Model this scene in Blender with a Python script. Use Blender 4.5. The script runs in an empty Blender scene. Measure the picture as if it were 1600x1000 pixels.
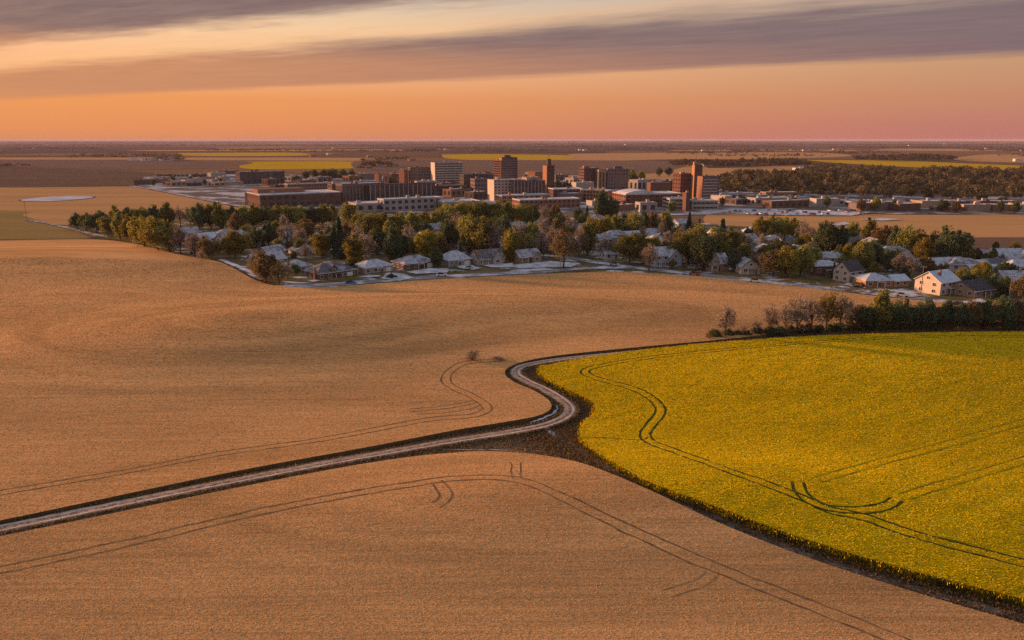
import bpy, math, random
import numpy as np
from mathutils import Vector
from mathutils.geometry import delaunay_2d_cdt

random.seed(7)
RNG = np.random.default_rng(7)
sc = bpy.context.scene
COL = sc.collection
R = math.radians

# ------------------------------------------------------------------ camera
HAZE = 3.6e-5
CAM_H, FPX, HORIZON = 55.0, 1200.0, 218.5
TH = math.atan((500 - HORIZON) / FPX)
CT, ST = math.cos(TH), math.sin(TH)
cam_data = bpy.data.cameras.new('camera')
cam_data.sensor_width = 36.0
cam_data.lens = 36.0 * FPX / 1600.0
cam_data.clip_start, cam_data.clip_end = 1.0, 200000.0
cam = bpy.data.objects.new('camera', cam_data)
COL.objects.link(cam)
cam.location = (0, 0, CAM_H)
cam.rotation_euler = (math.pi / 2 - TH, 0, 0)
sc.camera = cam

# ------------------------------------------------------------------ sun, sky, exposure
SUN_AZ, SUN_EL = R(-64.0), R(7.5)          # azimuth from +Y towards +X
SDIR = Vector((math.sin(SUN_AZ) * math.cos(SUN_EL), math.cos(SUN_AZ) * math.cos(SUN_EL), math.sin(SUN_EL)))
sl = bpy.data.lights.new('sun', 'SUN')
sl.energy, sl.angle, sl.color = 3.7, R(4.5), (1.0, 0.49, 0.22)
sun = bpy.data.objects.new('sun', sl)
COL.objects.link(sun)
sun.rotation_euler = SDIR.to_track_quat('Z', 'Y').to_euler()
sun.location = (-300, 100, 120)
sc.view_settings.view_transform = 'Standard'
sc.view_settings.look = 'None'
sc.view_settings.exposure = 1.35
sc.view_settings.gamma = 1.0
sc.view_settings.use_curve_mapping = False
sc.cycles.max_bounces = 5
sc.cycles.volume_bounces = 0
sc.cycles.use_denoising = False
sc.cycles.denoiser = 'OPENIMAGEDENOISE'
sc.cycles.denoising_input_passes = 'RGB_ALBEDO_NORMAL'
sc.cycles.denoising_prefilter = 'ACCURATE'

world = bpy.data.worlds.new('World')
sc.world = world
world.use_nodes = True
NT = world.node_tree


class G:
    """tiny node-expression helper"""
    def __init__(s, nt):
        s.nt = nt

    def node(s, t, **kw):
        n = s.nt.nodes.new(t)
        for k, v in kw.items():
            setattr(n, k, v)
        return n

    def _in(s, sock, v):
        if isinstance(v, bpy.types.NodeSocket):
            s.nt.links.new(v, sock)
        elif v is not None:
            sock.default_value = v

    def m(s, op, a, b=None, c=None, clamp=False):
        n = s.node('ShaderNodeMath', operation=op, use_clamp=clamp)
        for i, v in enumerate((a, b, c)):
            if v is not None:
                s._in(n.inputs[i], v)
        return n.outputs[0]

    def smooth(s, x, a, b):
        n = s.node('ShaderNodeMapRange', interpolation_type='SMOOTHSTEP')
        for k, v in (('Value', x), ('From Min', a), ('From Max', b), ('To Min', 0.0), ('To Max', 1.0)):
            s._in(n.inputs[k], v)
        return n.outputs[0]

    def mix(s, f, a, b, mode='MIX'):
        n = s.node('ShaderNodeMix', data_type='RGBA', blend_type=mode)
        s._in(n.inputs[0], f)
        s._in(n.inputs[6], a if isinstance(a, bpy.types.NodeSocket) else (*a, 1.0) if len(a) == 3 else a)
        s._in(n.inputs[7], b if isinstance(b, bpy.types.NodeSocket) else (*b, 1.0) if len(b) == 3 else b)
        return n.outputs[2]

    def ramp(s, f, stops):
        n = s.node('ShaderNodeValToRGB')
        cr = n.color_ramp
        while len(cr.elements) > 1:
            cr.elements.remove(cr.elements[-1])
        cr.elements[0].position = stops[0][0]
        cr.elements[0].color = (*stops[0][1], 1)
        for p, c in stops[1:]:
            e = cr.elements.new(p)
            e.color = (*c, 1)
        s._in(n.inputs[0], f)
        return n.outputs[0]

    def noise(s, vec, scale, detail=3.0, rough=0.55, dist=0.0):
        n = s.node('ShaderNodeTexNoise')
        if vec is not None:
            s._in(n.inputs['Vector'], vec)
        n.inputs['Scale'].default_value = scale
        n.inputs['Detail'].default_value = detail
        n.inputs['Roughness'].default_value = rough
        n.inputs['Distortion'].default_value = dist
        return n.outputs['Fac']

    def mapping(s, vec, loc=(0, 0, 0), rot=(0, 0, 0), scale=(1, 1, 1)):
        n = s.node('ShaderNodeMapping')
        s._in(n.inputs['Vector'], vec)
        n.inputs['Location'].default_value = loc
        n.inputs['Rotation'].default_value = rot
        n.inputs['Scale'].default_value = scale
        return n.outputs[0]


def build_world():
    g = G(NT)
    NT.nodes.clear()
    out = g.node('ShaderNodeOutputWorld')
    bg = g.node('ShaderNodeBackground')
    NT.links.new(bg.outputs[0], out.inputs[0])
    tc = g.node('ShaderNodeTexCoord')
    sep = g.node('ShaderNodeSeparateXYZ')
    NT.links.new(tc.outputs['Generated'], sep.inputs[0])
    x, y, z = sep.outputs
    zc = g.m('MAXIMUM', z, 0.0)
    hl = g.m('SQRT', g.m('ADD', g.m('MULTIPLY', x, x), g.m('MULTIPLY', y, y)))
    ca = g.m('DIVIDE', g.m('ADD', g.m('MULTIPLY', x, math.sin(SUN_AZ)), g.m('MULTIPLY', y, math.cos(SUN_AZ))), g.m('MAXIMUM', hl, 0.001))
    near_sun = g.smooth(ca, -0.25, 0.95)
    zs = g.m('POWER', zc, 0.5)      # stretch the low sky
    sunside = g.ramp(zs, [(0.0, (0.409, 0.155, 0.071)), (.13, (0.496, 0.180, 0.065)), (.22, (0.533, 0.205, 0.065)), (.29, (0.610, 0.300, 0.145)),
                          (.36, (0.615, 0.405, 0.235)), (.43, (0.400, 0.350, 0.285)), (.62, (0.520, 0.550, 0.600)), (1.0, (0.430, 0.480, 0.570))])
    anti = g.ramp(zs, [(0.0, (0.285, 0.102, 0.090)), (.13, (0.310, 0.118, 0.093)), (.22, (0.341, 0.155, 0.090)), (.29, (0.347, 0.192, 0.105)),
                       (.36, (0.295, 0.228, 0.172)), (.43, (0.285, 0.265, 0.250)), (.62, (0.440, 0.480, 0.540)), (1.0, (0.430, 0.480, 0.570))])
    sky = g.mix(near_sun, anti, sunside)
    nish = g.node('ShaderNodeTexSky', sky_type='NISHITA')
    nish.sun_disc = False
    nish.sun_elevation = SUN_EL
    nish.sun_rotation = SUN_AZ
    nish.altitude = 200
    nish.dust_density = 2.0
    nis = g.mix(1.0, nish.outputs[0], (0.105, 0.105, 0.105), 'MULTIPLY')
    up = g.smooth(z, 0.22, 0.75)
    sky = g.mix(g.m('MULTIPLY', up, 0.6), sky, nis)
    # streaks of stratus on a level cloud sheet
    zz = g.m('MAXIMUM', z, 0.012)
    px, py = g.m('DIVIDE', x, zz), g.m('DIVIDE', y, zz)
    q = g.m('ADD', py, g.m('MULTIPLY', px, 0.56))
    s = g.m('SUBTRACT', px, g.m('MULTIPLY', py, 0.56))
    cmb = g.node('ShaderNodeCombineXYZ')
    NT.links.new(s, cmb.inputs[0]); NT.links.new(q, cmb.inputs[1])
    n1 = g.noise(g.mapping(cmb.outputs[0], scale=(.14, .50, 1)), 1.0, 5.0, .6)
    n2 = g.noise(g.mapping(cmb.outputs[0], loc=(7, 3, 0), scale=(.70, 1.6, 1)), 1.0, 6.0, .60)
    n3 = g.noise(g.mapping(cmb.outputs[0], loc=(2, 9, 0), scale=(1.2, 4.5, 1)), 1.0, 6.0, .66)
    qw = g.m('ADD', q, g.m('ADD', g.m('MULTIPLY', g.m('SUBTRACT', n1, .5), 1.5), g.m('MULTIPLY', g.m('SUBTRACT', n2, .5), 1.3)))

    def band(a0, a1, b0, b1):
        return g.m('MULTIPLY', g.smooth(qw, a0, a1), g.m('SUBTRACT', 1.0, g.smooth(qw, b0, b1)))
    main = band(6.9, 8.4, 12.2, 13.9)
    upper = band(.9, 2.0, 5.3, 6.2)
    over = g.m('MULTIPLY', band(-2.2, -1.2, -.6, .1), .6)
    back = g.m('MULTIPLY', g.m('ADD', band(-13.0, -12, -8, -6.8), band(-5, -4.2, -2.9, -2.2)), .8)
    cl = g.m('ADD', g.m('ADD', main, upper), g.m('ADD', over, back), clamp=True)
    cl = g.m('MULTIPLY', cl, g.smooth(z, .015, .06))
    cl = g.m('MULTIPLY', cl, g.m('ADD', .66, g.m('ADD', g.m('MULTIPLY', n2, .26), g.m('MULTIPLY', n3, .26))), clamp=True)
    ccol = g.mix(near_sun, (.118, .080, .094), (.37, .165, .082))
    hi = g.smooth(z, .085, .125)
    ccol = g.mix(hi, ccol, g.mix(near_sun, (.125, .088, .096), (.128, .080, .080)))
    # lit fringe on the sunward rim of each streak
    rim = g.m('SUBTRACT', g.m('MULTIPLY', g.smooth(qw, 5.9, 7.4), g.m('SUBTRACT', 1.0, g.smooth(qw, 7.0, 8.6))), 0.0)
    thin = g.m('MULTIPLY', g.smooth(n3, .46, .72), g.smooth(z, .02, .08))
    sky2 = g.mix(g.m('MULTIPLY', rim, .45), sky, g.mix(near_sun, (.39, .225, .155), (.62, .36, .165)))
    sky2 = g.mix(g.m('MULTIPLY', thin, .30), sky2, g.mix(near_sun, (.31, .155, .105), (.57, .27, .125)))
    fin = g.mix(cl, sky2, ccol)
    NT.links.new(fin, bg.inputs[0])
    bg.inputs[1].default_value = .644


build_world()

# ------------------------------------------------------------------ ground shape and pixel helpers
HILLS = [(-76, 199, 42, 22, 6.2), (-12, 238, 66, 22, 4.6), (-215, 330, 75, 40, 5.0), (60, 170, 46, 30, 3.2), (-150, 245, 40, 26, 2.2), (14, 107, 46, 13, 3.0)]  # rises placed and heightened so their flanks shape light bands in the fields


def hz(x, y):
    x = np.asarray(x, float); y = np.asarray(y, float)
    z = np.zeros(np.broadcast(x, y).shape)
    for x0, y0, sx, sy, a in HILLS:
        z = z + a * np.exp(-(((x - x0) / sx) ** 2 + ((y - y0) / sy) ** 2) / 2)
    return z


def ray(px, py):
    u, v = (np.asarray(px, float) - 800) / FPX, (500 - np.asarray(py, float)) / FPX
    return u, CT + v * ST, -ST + v * CT


def ground(px, py, dz=0.0):
    """pixel of the 1600x1000 photograph -> point where its ray meets the ground raised by dz"""
    dx, dy, d3 = ray(px, py)
    z = np.zeros(np.shape(dx))
    for _ in range(25):
        t = (z + dz - CAM_H) / d3
        z = 0.5 * z + 0.5 * hz(dx * t, dy * t)
    t = (z + dz - CAM_H) / d3
    return dx * t, dy * t


def pts(pixels, dz=0.0):
    a = np.array(pixels, float)
    x, y = ground(a[:, 0], a[:, 1], dz)
    return np.stack([x, y], 1)


def scale_at(x, y, z=0.0):
    return (y * CT + (CAM_H - z) * ST) / FPX      # metres per photo pixel


def smooth_line(p, step):
    """Catmull-Rom through p, resampled about every step metres"""
    p = np.asarray(p, float)
    q = np.vstack([2 * p[0] - p[1], p, 2 * p[-1] - p[-2]])
    out = []
    for i in range(1, len(q) - 2):
        L = np.linalg.norm(q[i + 1] - q[i])
        n = max(2, int(L / step))
        t = np.linspace(0, 1, n, endpoint=False)[:, None]
        a, b, c, d = q[i - 1], q[i], q[i + 1], q[i + 2]
        out.append(.5 * ((2 * b) + (-a + c) * t + (2 * a - 5 * b + 4 * c - d) * t ** 2 + (-a + 3 * b - 3 * c + d) * t ** 3))
    out.append(p[-1:])
    return np.vstack(out)


def inside(x, y, poly):
    r = np.zeros(len(x), bool)
    n = len(poly)
    j = n - 1
    for i in range(n):
        xi, yi = poly[i]; xj, yj = poly[j]
        c = ((yi > y) != (yj > y)) & (x < (xj - xi) * (y - yi) / (yj - yi + 1e-12) + xi)
        r ^= c
        j = i
    return r


def near_line(x, y, line, dist):
    """True where (x, y) lies within dist of the polyline's vertices/segments"""
    hit = np.zeros(len(x), bool)
    lo, hi = line.min(0) - dist, line.max(0) + dist
    idx = np.where((x > lo[0]) & (x < hi[0]) & (y > lo[1]) & (y < hi[1]))[0]
    if len(idx) == 0:
        return hit
    for k in range(len(line) - 1):
        a, b = line[k], line[k + 1]
        X, Y = x[idx], y[idx]
        near = (X > min(a[0], b[0]) - dist) & (X < max(a[0], b[0]) + dist) & (Y > min(a[1], b[1]) - dist) & (Y < max(a[1], b[1]) + dist)
        w = idx[near]
        if len(w) == 0:
            continue
        ab = b - a
        L2 = max(ab @ ab, 1e-9)
        t = np.clip(((x[w] - a[0]) * ab[0] + (y[w] - a[1]) * ab[1]) / L2, 0, 1)
        d2 = (x[w] - a[0] - t * ab[0]) ** 2 + (y[w] - a[1] - t * ab[1]) ** 2
        hit[w[d2 < dist * dist]] = True
    return hit


# ------------------------------------------------------------------ mesh helpers
def mesh_np(name, V, F, mats=(), var=None, midx=None, smooth=False):
    V = np.asarray(V, np.float32); F = np.asarray(F, np.int32)
    k = F.shape[1]
    me = bpy.data.meshes.new(name)
    me.vertices.add(len(V)); me.vertices.foreach_set('co', V.ravel())
    me.loops.add(F.size); me.loops.foreach_set('vertex_index', F.ravel())
    me.polygons.add(len(F)); me.polygons.foreach_set('loop_start', np.arange(0, F.size, k, dtype=np.int32))
    if midx is not None:
        me.polygons.foreach_set('material_index', np.asarray(midx, np.int32))
    if smooth:
        me.polygons.foreach_set('use_smooth', np.ones(len(F), bool))
    for m in mats:
        me.materials.append(m)
    if var is not None:
        a = me.attributes.new('var', 'FLOAT', 'FACE')
        a.data.foreach_set('value', np.asarray(var, np.float32))
    me.update(calc_edges=True)
    return me


class MB:
    """collects solids into one mesh"""
    def __init__(s):
        s.v, s.f, s.mi = [], [], []

    def poly(s, vs, fs, mi=0):
        o = len(s.v)
        s.v += [tuple(p) for p in vs]
        for f in fs:
            s.f.append([i + o for i in f]); s.mi.append(mi)
        return s

    def box(s, x0, x1, y0, y1, z0, z1, mi=0):
        return s.poly([(x0, y0, z0), (x1, y0, z0), (x1, y1, z0), (x0, y1, z0), (x0, y0, z1), (x1, y0, z1), (x1, y1, z1), (x0, y1, z1)],
                      [(0, 3, 2, 1), (4, 5, 6, 7), (0, 1, 5, 4), (1, 2, 6, 5), (2, 3, 7, 6), (3, 0, 4, 7)], mi)

    def prism_x(s, sec, x0, x1, mi=0):
        n = len(sec)
        vs = [(x0, a, b) for a, b in sec] + [(x1, a, b) for a, b in sec]
        fs = [tuple(range(n))[::-1], tuple(range(n, 2 * n))] + [(i, (i + 1) % n, n + (i + 1) % n, n + i) for i in range(n)]
        return s.poly(vs, fs, mi)

    def prism_y(s, sec, y0, y1, mi=0):
        n = len(sec)
        vs = [(a, y0, b) for a, b in sec] + [(a, y1, b) for a, b in sec]
        fs = [tuple(range(n)), tuple(range(n, 2 * n))[::-1]] + [(i, n + i, n + (i + 1) % n, (i + 1) % n) for i in range(n)]
        return s.poly(vs, fs, mi)

    def tube(s, p, r, n=6, mi=0):
        rings = []
        for i, c in enumerate(p):
            a = p[max(i - 1, 0)]; b = p[min(i + 1, len(p) - 1)]
            d = (Vector(b) - Vector(a)).normalized()
            u = d.orthogonal().normalized(); w = d.cross(u)
            rings.append([Vector(c) + (u * math.cos(t) + w * math.sin(t)) * r[i] for t in [2 * math.pi * k / n for k in range(n)]])
        vs = [q for rg in rings for q in rg]
        fs = [(i * n + k, i * n + (k + 1) % n, (i + 1) * n + (k + 1) % n, (i + 1) * n + k) for i in range(len(p) - 1) for k in range(n)]
        fs += [tuple(range(n))[::-1], tuple(range((len(p) - 1) * n, len(p) * n))]
        return s.poly(vs, fs, mi)

    def mesh(s, name, *mats):
        me = bpy.data.meshes.new(name)
        me.from_pydata(s.v, [], s.f)
        for m in mats:
            me.materials.append(m)
        if len(mats) > 1:
            me.polygons.foreach_set('material_index', s.mi)
        me.update()
        return me


def link(name, me, parent=None, loc=None, rz=None):
    o = bpy.data.objects.new(name, me)
    COL.objects.link(o)
    if parent is not None:
        o.parent = parent
    if loc is not None:
        o.location = loc
    if rz is not None:
        o.rotation_euler = (0, 0, rz)
    return o


def tag(o, label=None, cat=None, group=None, kind=None):
    for k, v in (('label', label), ('category', cat), ('group', group), ('kind', kind)):
        if v:
            o[k] = v
    return o


ORD = ['', 'first', 'second', 'third', 'fourth', 'fifth', 'sixth', 'seventh', 'eighth', 'ninth', 'tenth', 'eleventh', 'twelfth', 'thirteenth',
       'fourteenth', 'fifteenth', 'sixteenth', 'seventeenth', 'eighteenth', 'nineteenth', 'twentieth']
ORD += ['twenty-' + w for w in ORD[1:10]] + ['thirtieth'] + ['thirty-' + w for w in ORD[1:10]] + ['fortieth'] + ['forty-' + w for w in ORD[1:10]]
REG = {}


def reg(o, desc, where, px):
    """remember a thing for its label: description + rank from the left among its look-alikes + where it stands"""
    REG.setdefault((desc, where), []).append((px, o))


def finish_labels():
    for (desc, where), L in REG.items():
        L.sort(key=lambda t: t[0])
        for i, (_, o) in enumerate(L):
            if len(L) == 1:
                o['label'] = f'{desc} {where}'
            elif i == 0:
                o['label'] = f'{desc} {where}, leftmost such one'
            elif i == len(L) - 1:
                o['label'] = f'{desc} {where}, rightmost such one'
            else:
                o['label'] = f'{desc} {where}, {ORD[i + 1]} from left'


# ------------------------------------------------------------------ materials
MATS = {}


def mat(name, col, rough=.85, col2=None, nscale=1.0, spec=.0, stretch=(1, 1, 1), rot=0.0, lo=.35, hi=.65, bump=0.0, bscale=8.0, coord='Object', detail=4.0, metallic=0.0):
    if name in MATS:
        return MATS[name]
    m = bpy.data.materials.new(name)
    m.use_nodes = True
    g = G(m.node_tree)
    b = m.node_tree.nodes['Principled BSDF']
    b.inputs['Roughness'].default_value = rough
    b.inputs['Specular IOR Level'].default_value = spec
    b.inputs['Metallic'].default_value = metallic
    b.inputs['Base Color'].default_value = (*col, 1)
    tc = g.node('ShaderNodeTexCoord').outputs[coord]
    if col2:
        n = g.noise(g.mapping(tc, rot=(0, 0, rot), scale=stretch), nscale, detail, .6)
        cc = g.mix(g.smooth(n, lo, hi), col, col2)
        if 'canopy' in name:
            cc = crop_rows(g, cc, tc, rot, .55 if 'canola' in name else 1.0)
        m.node_tree.links.new(cc, b.inputs['Base Color'])
    if bump:
        bp = g.node('ShaderNodeBump')
        bp.inputs['Strength'].default_value = bump
        bp.inputs['Distance'].default_value = .1
        m.node_tree.links.new(g.noise(tc, bscale, 3.0, .6), bp.inputs['Height'])
        m.node_tree.links.new(bp.outputs[0], b.inputs['Normal'])
    MATS[name] = m
    return m


def crop_rows(g, c, tc, rot, amp=1.0):
    """drill rows and random tone patches: thin stripes along the rows, wide soft blotches across the field"""
    rows = g.noise(g.mapping(tc, rot=(0, 0, rot), scale=(.035, 2.0, 1)), 1.0, 3.0, .6)
    wide = g.noise(g.mapping(tc, rot=(0, 0, rot), scale=(.009, .026, 1)), 1.0, 4.0, .55)
    f = g.m('ADD', 1 - .92 * amp, g.m('ADD', g.m('MULTIPLY', rows, .62 * amp), g.m('MULTIPLY', wide, 1.22 * amp)))
    hs = g.node('ShaderNodeHueSaturation')
    g.nt.links.new(c, hs.inputs['Color'])
    g.nt.links.new(f, hs.inputs['Value'])
    return hs.outputs[0]


def leaf_mat(name, stops, rnd=.25, rough=.8, patch=None, lucent=.38):
    """foliage coloured leaf by leaf (attribute var) with a shift from plant to plant"""
    if name in MATS:
        return MATS[name]
    m = bpy.data.materials.new(name)
    m.use_nodes = True
    g = G(m.node_tree)
    b = m.node_tree.nodes['Principled BSDF']
    b.inputs['Roughness'].default_value = rough
    b.inputs['Specular IOR Level'].default_value = .03
    at = g.node('ShaderNodeAttribute', attribute_name='var').outputs['Fac']
    oi = g.node('ShaderNodeObjectInfo').outputs['Random']
    c = g.ramp(at, stops)
    if patch:
        tc = g.node('ShaderNodeTexCoord').outputs['Object']
        col, scl, st, rot, amt = patch
        n = g.noise(g.mapping(tc, rot=(0, 0, rot), scale=st), scl, 4.0, .6)
        c = g.mix(g.m('MULTIPLY', g.smooth(n, .42, .68), amt), c, col)
        if st != (1, 1, 1):
            c = crop_rows(g, c, tc, rot, .55 if 'canola' in name else 1.0)
    hs = g.node('ShaderNodeHueSaturation')
    m.node_tree.links.new(c, hs.inputs['Color'])
    m.node_tree.links.new(g.m('ADD', .5 - rnd * .05, g.m('MULTIPLY', oi, rnd * .1)), hs.inputs['Hue'])
    m.node_tree.links.new(g.m('ADD', 1 - rnd, g.m('MULTIPLY', oi, 2 * rnd)), hs.inputs['Value'])
    m.node_tree.links.new(hs.outputs[0], b.inputs['Base Color'])
    if lucent:
        tl = g.node('ShaderNodeBsdfTranslucent')
        m.node_tree.links.new(hs.outputs[0], tl.inputs[0])
        mx = g.node('ShaderNodeMixShader')
        mx.inputs[0].default_value = lucent
        m.node_tree.links.new(b.outputs[0], mx.inputs[1]); m.node_tree.links.new(tl.outputs[0], mx.inputs[2])
        m.node_tree.links.new(mx.outputs[0], m.node_tree.nodes['Material Output'].inputs[0])
    MATS[name] = m
    return m


ROW = -R(24)
M_earth = mat('earth', (.050, .032, .018), .95, (.085, .055, .030), .6, coord='Object', bump=.6, bscale=3)
M_wheat = mat('wheat_canopy', (.58, .305, .125), .95, (.48, .25, .105), .9, stretch=(.10, 1.1, 1), rot=ROW, lo=.3, hi=.7, bump=.22, bscale=9, detail=7)
M_wedge = mat('dull_stubble', (.20, .135, .050), .95, (.26, .165, .06), .05, stretch=(.2, 1.5, 1))
M_gravel = mat('gravel', (.40, .30, .24), .95, (.25, .18, .135), .9, stretch=(1, 1, 1), bump=.5, bscale=6)
M_bank = mat('grassy_bank', (.11, .078, .045), .95, (.19, .135, .085), .7, bump=.6, bscale=4, detail=7)
M_rut = mat('rut', (.60, .47, .40), .95, (.46, .355, .295), .9)
M_snow = mat('snow', (.60, .61, .67), .7, (.36, .34, .37), .3, bump=.2, bscale=2)
M_snowthin = mat('thin_snow', (.56, .57, .64), .75, (.13, .10, .07), .22, lo=.34, hi=.56, detail=6)
M_asphalt = mat('snowy_asphalt', (.22, .20, .22), .8, (.52, .52, .58), .12, lo=.45, hi=.62, stretch=(1, 1, 1))
def lawn_mat():
    m = mat('winter_lawn', (.085, .078, .026), .95, (.19, .13, .068), .07, bump=.4, bscale=1.5, detail=7)
    g = G(m.node_tree)
    b = m.node_tree.nodes['Principled BSDF']
    old = b.inputs['Base Color'].links[0].from_socket
    tc = g.node('ShaderNodeTexCoord').outputs['Object']
    n = g.noise(g.mapping(tc, rot=(0, 0, .4), scale=(.09, .16, 1)), 1.0, 7.0, .62)
    m.node_tree.links.new(g.mix(g.smooth(n, .55, .63), old, (.52, .53, .60)), b.inputs['Base Color'])
    return m


M_lawn = lawn_mat()
M_track = mat('trampled_straw', (.125, .080, .045), .95, (.25, .155, .080), .7)  # flattened straw, with the shade of the sunken gap put into its colour
M_ctrack = mat('trampled_canola', (.045, .050, .012), .95, (.10, .092, .014), .9)  # crushed plants plus the shade between standing ones, both in the dark tone
M_cfaint = mat('parted_canola', (.20, .165, .010), .95, (.32, .25, .008), .7)
M_crack = mat('dark_stems', (.045, .048, .014), .95, (.09, .085, .018), .8)
M_canbase = mat('canola_canopy', (.70, .465, .004), .9, (.56, .385, .005), .8, stretch=(.25, 1.3, 1), rot=ROW, lo=.35, hi=.7, detail=7, bump=.3, bscale=6)
M_bark = mat('bark', (.060, .045, .034), .95, (.10, .078, .06), 3.0)
M_glass = mat('window_glass', (.030, .032, .040), .12, spec=.6)
M_white = mat('white_trim', (.72, .70, .68), .6)
M_wood = mat('grey_pole_wood', (.16, .125, .095), .9, (.22, .18, .14), 4)


def field_mat(name, col, col2, sc_=.02):
    return mat(name, col, .95, col2, sc_, stretch=(.25, 1.6, 1), lo=.3, hi=.7, detail=5)


# ------------------------------------------------------------------ large sheets
def sheet(name, poly, dz, m, label, cat, grid=4.0, skirt=0.0, kind='structure', skirt_mat=None):
    """a ground sheet inside poly (world xy), following the land at dz, with a standing edge of height skirt"""
    p = np.asarray(poly, float)
    x0, y0 = p.min(0); x1, y1 = p.max(0)
    gx, gy = np.meshgrid(np.arange(x0, x1, grid), np.arange(y0, y1, grid))
    gx, gy = gx.ravel() + .013, gy.ravel() + .017
    ok = inside(gx, gy, p) & ~near_line(gx, gy, np.vstack([p, p[:1]]), grid * .35)
    allp = np.vstack([p, np.stack([gx[ok], gy[ok]], 1)])
    n = len(p)
    vs, _, fs, *_ = delaunay_2d_cdt([Vector(v) for v in allp], [], [list(range(n))], 1, 1e-4)
    V = np.array([tuple(v) for v in vs])
    Z = hz(V[:, 0], V[:, 1]) + dz
    V3 = np.column_stack([V, Z])
    F = np.array([f for f in fs if len(f) == 3])
    a, b, c = V[F[:, 0]], V[F[:, 1]], V[F[:, 2]]
    ar = (b[:, 0] - a[:, 0]) * (c[:, 1] - a[:, 1]) - (b[:, 1] - a[:, 1]) * (c[:, 0] - a[:, 0])
    F[ar < 0] = F[ar < 0][:, ::-1]
    o = link(name, mesh_np(name, V3, F, [m], smooth=True))
    tag(o, label, cat, kind=kind)
    if skirt:
        zt = hz(p[:, 0], p[:, 1]) + dz
        top = np.column_stack([p, zt - .004]); bot = np.column_stack([p, zt - skirt])
        k = np.arange(n); k2 = (k + 1) % n
        e = link('crop_edge', mesh_np('crop_edge', np.vstack([top, bot]), np.stack([k, k2, n + k2, n + k], 1), [skirt_mat or m]), o)
    return o


def ribbon(name, line, offs, hts, m, label, cat, kind='structure', parent=None, dz=0.0, vary=0.0):
    t = np.gradient(line, axis=0)
    t /= np.linalg.norm(t, axis=1)[:, None] + 1e-9
    nrm = np.stack([-t[:, 1], t[:, 0]], 1)
    rows = []
    for of, h in zip(offs, hts):
        q = line + nrm * (of * np.clip(1 + RNG.normal(0, vary, len(line)), .35, 2) if vary else np.full(len(line), of))[:, None]
        base = hz(line[:, 0], line[:, 1]) if abs(of) < 6 else hz(q[:, 0], q[:, 1])
        rows.append(np.column_stack([q, base + h + dz]))
    V = np.stack(rows, 1).reshape(-1, 3)
    k = len(offs)
    F = [(i * k + j, i * k + j + 1, (i + 1) * k + j + 1, (i + 1) * k + j) for i in range(len(line) - 1) for j in range(k - 1)]
    F = np.array(F)[:, ::-1]
    o = link(name, mesh_np(name, V, F, [m], smooth=True), parent)
    if parent is None:
        tag(o, label, cat, kind=kind)
    return o


def offset_line(line, d):
    t = np.gradient(line, axis=0)
    t /= np.linalg.norm(t, axis=1)[:, None] + 1e-9
    return line + np.stack([-t[:, 1], t[:, 0]], 1) * d


def build_ground():
    near = np.arange(-270, 271, 3.0)
    far = np.array([1.0 * 270 * 1.35 ** k for k in range(1, 20)])
    far = far[far < 70000]
    xs = np.concatenate([-far[::-1], near, far])
    yn = np.arange(30, 460, 3.0)
    yf = np.array([460 * 1.3 ** k for k in range(1, 20)]); yf = yf[yf < 62000]
    ys = np.concatenate([[-3000, -800, -200, -60, 0], yn, yf, [62000]])
    X, Y = np.meshgrid(xs, ys)
    V = np.column_stack([X.ravel(), Y.ravel(), hz(X, Y).ravel()])
    nx = len(xs)
    i, j = np.meshgrid(np.arange(nx - 1), np.arange(len(ys) - 1))
    a = (j * nx + i).ravel()
    F = np.stack([a, a + 1, a + nx + 1, a + nx], 1)
    m = bpy.data.materials.new('plain_ground')
    m.use_nodes = True
    g = G(m.node_tree)
    b = m.node_tree.nodes['Principled BSDF']
    b.inputs['Roughness'].default_value = .95
    b.inputs['Specular IOR Level'].default_value = .0
    tc = g.node('ShaderNodeTexCoord').outputs['Object']
    vo = g.node('ShaderNodeTexVoronoi', feature='F1', distance='CHEBYCHEV')
    m.node_tree.links.new(g.mapping(tc, rot=(0, 0, R(12)), scale=(.0011, .0011, 0)), vo.inputs['Vector'])
    vo.inputs['Scale'].default_value = 1.0
    sepc = g.node('ShaderNodeSeparateColor')
    m.node_tree.links.new(vo.outputs['Color'], sepc.inputs[0])
    patch = g.ramp(sepc.outputs[0], [(0, (.075, .050, .040)), (.25, (.20, .115, .062)), (.45, (.050, .037, .032)), (.65, (.25, .145, .075)), (.82, (.10, .066, .048)), (1, (.31, .18, .080))])
    nz = g.noise(g.mapping(tc, scale=(.002, .012, 0)), 1.0, 5.0, .6)
    patch = g.mix(g.m('MULTIPLY', g.smooth(nz, .45, .7), .45), patch, (.10, .07, .055))
    nn = g.noise(tc, .5, 5.0, .6)
    earth = g.mix(nn, (.095, .064, .040), (.21, .145, .092))
    sep = g.node('ShaderNodeSeparateXYZ')
    m.node_tree.links.new(tc, sep.inputs[0])
    m.node_tree.links.new(g.mix(g.smooth(sep.outputs[1], 300, 380), earth, patch), b.inputs['Base Color'])
    o = link('ground', mesh_np('ground', V, F, [m], smooth=True))
    tag(o, 'wide flat prairie ground of brown and tan fields running to the horizon', 'ground', kind='structure')


build_ground()

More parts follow.
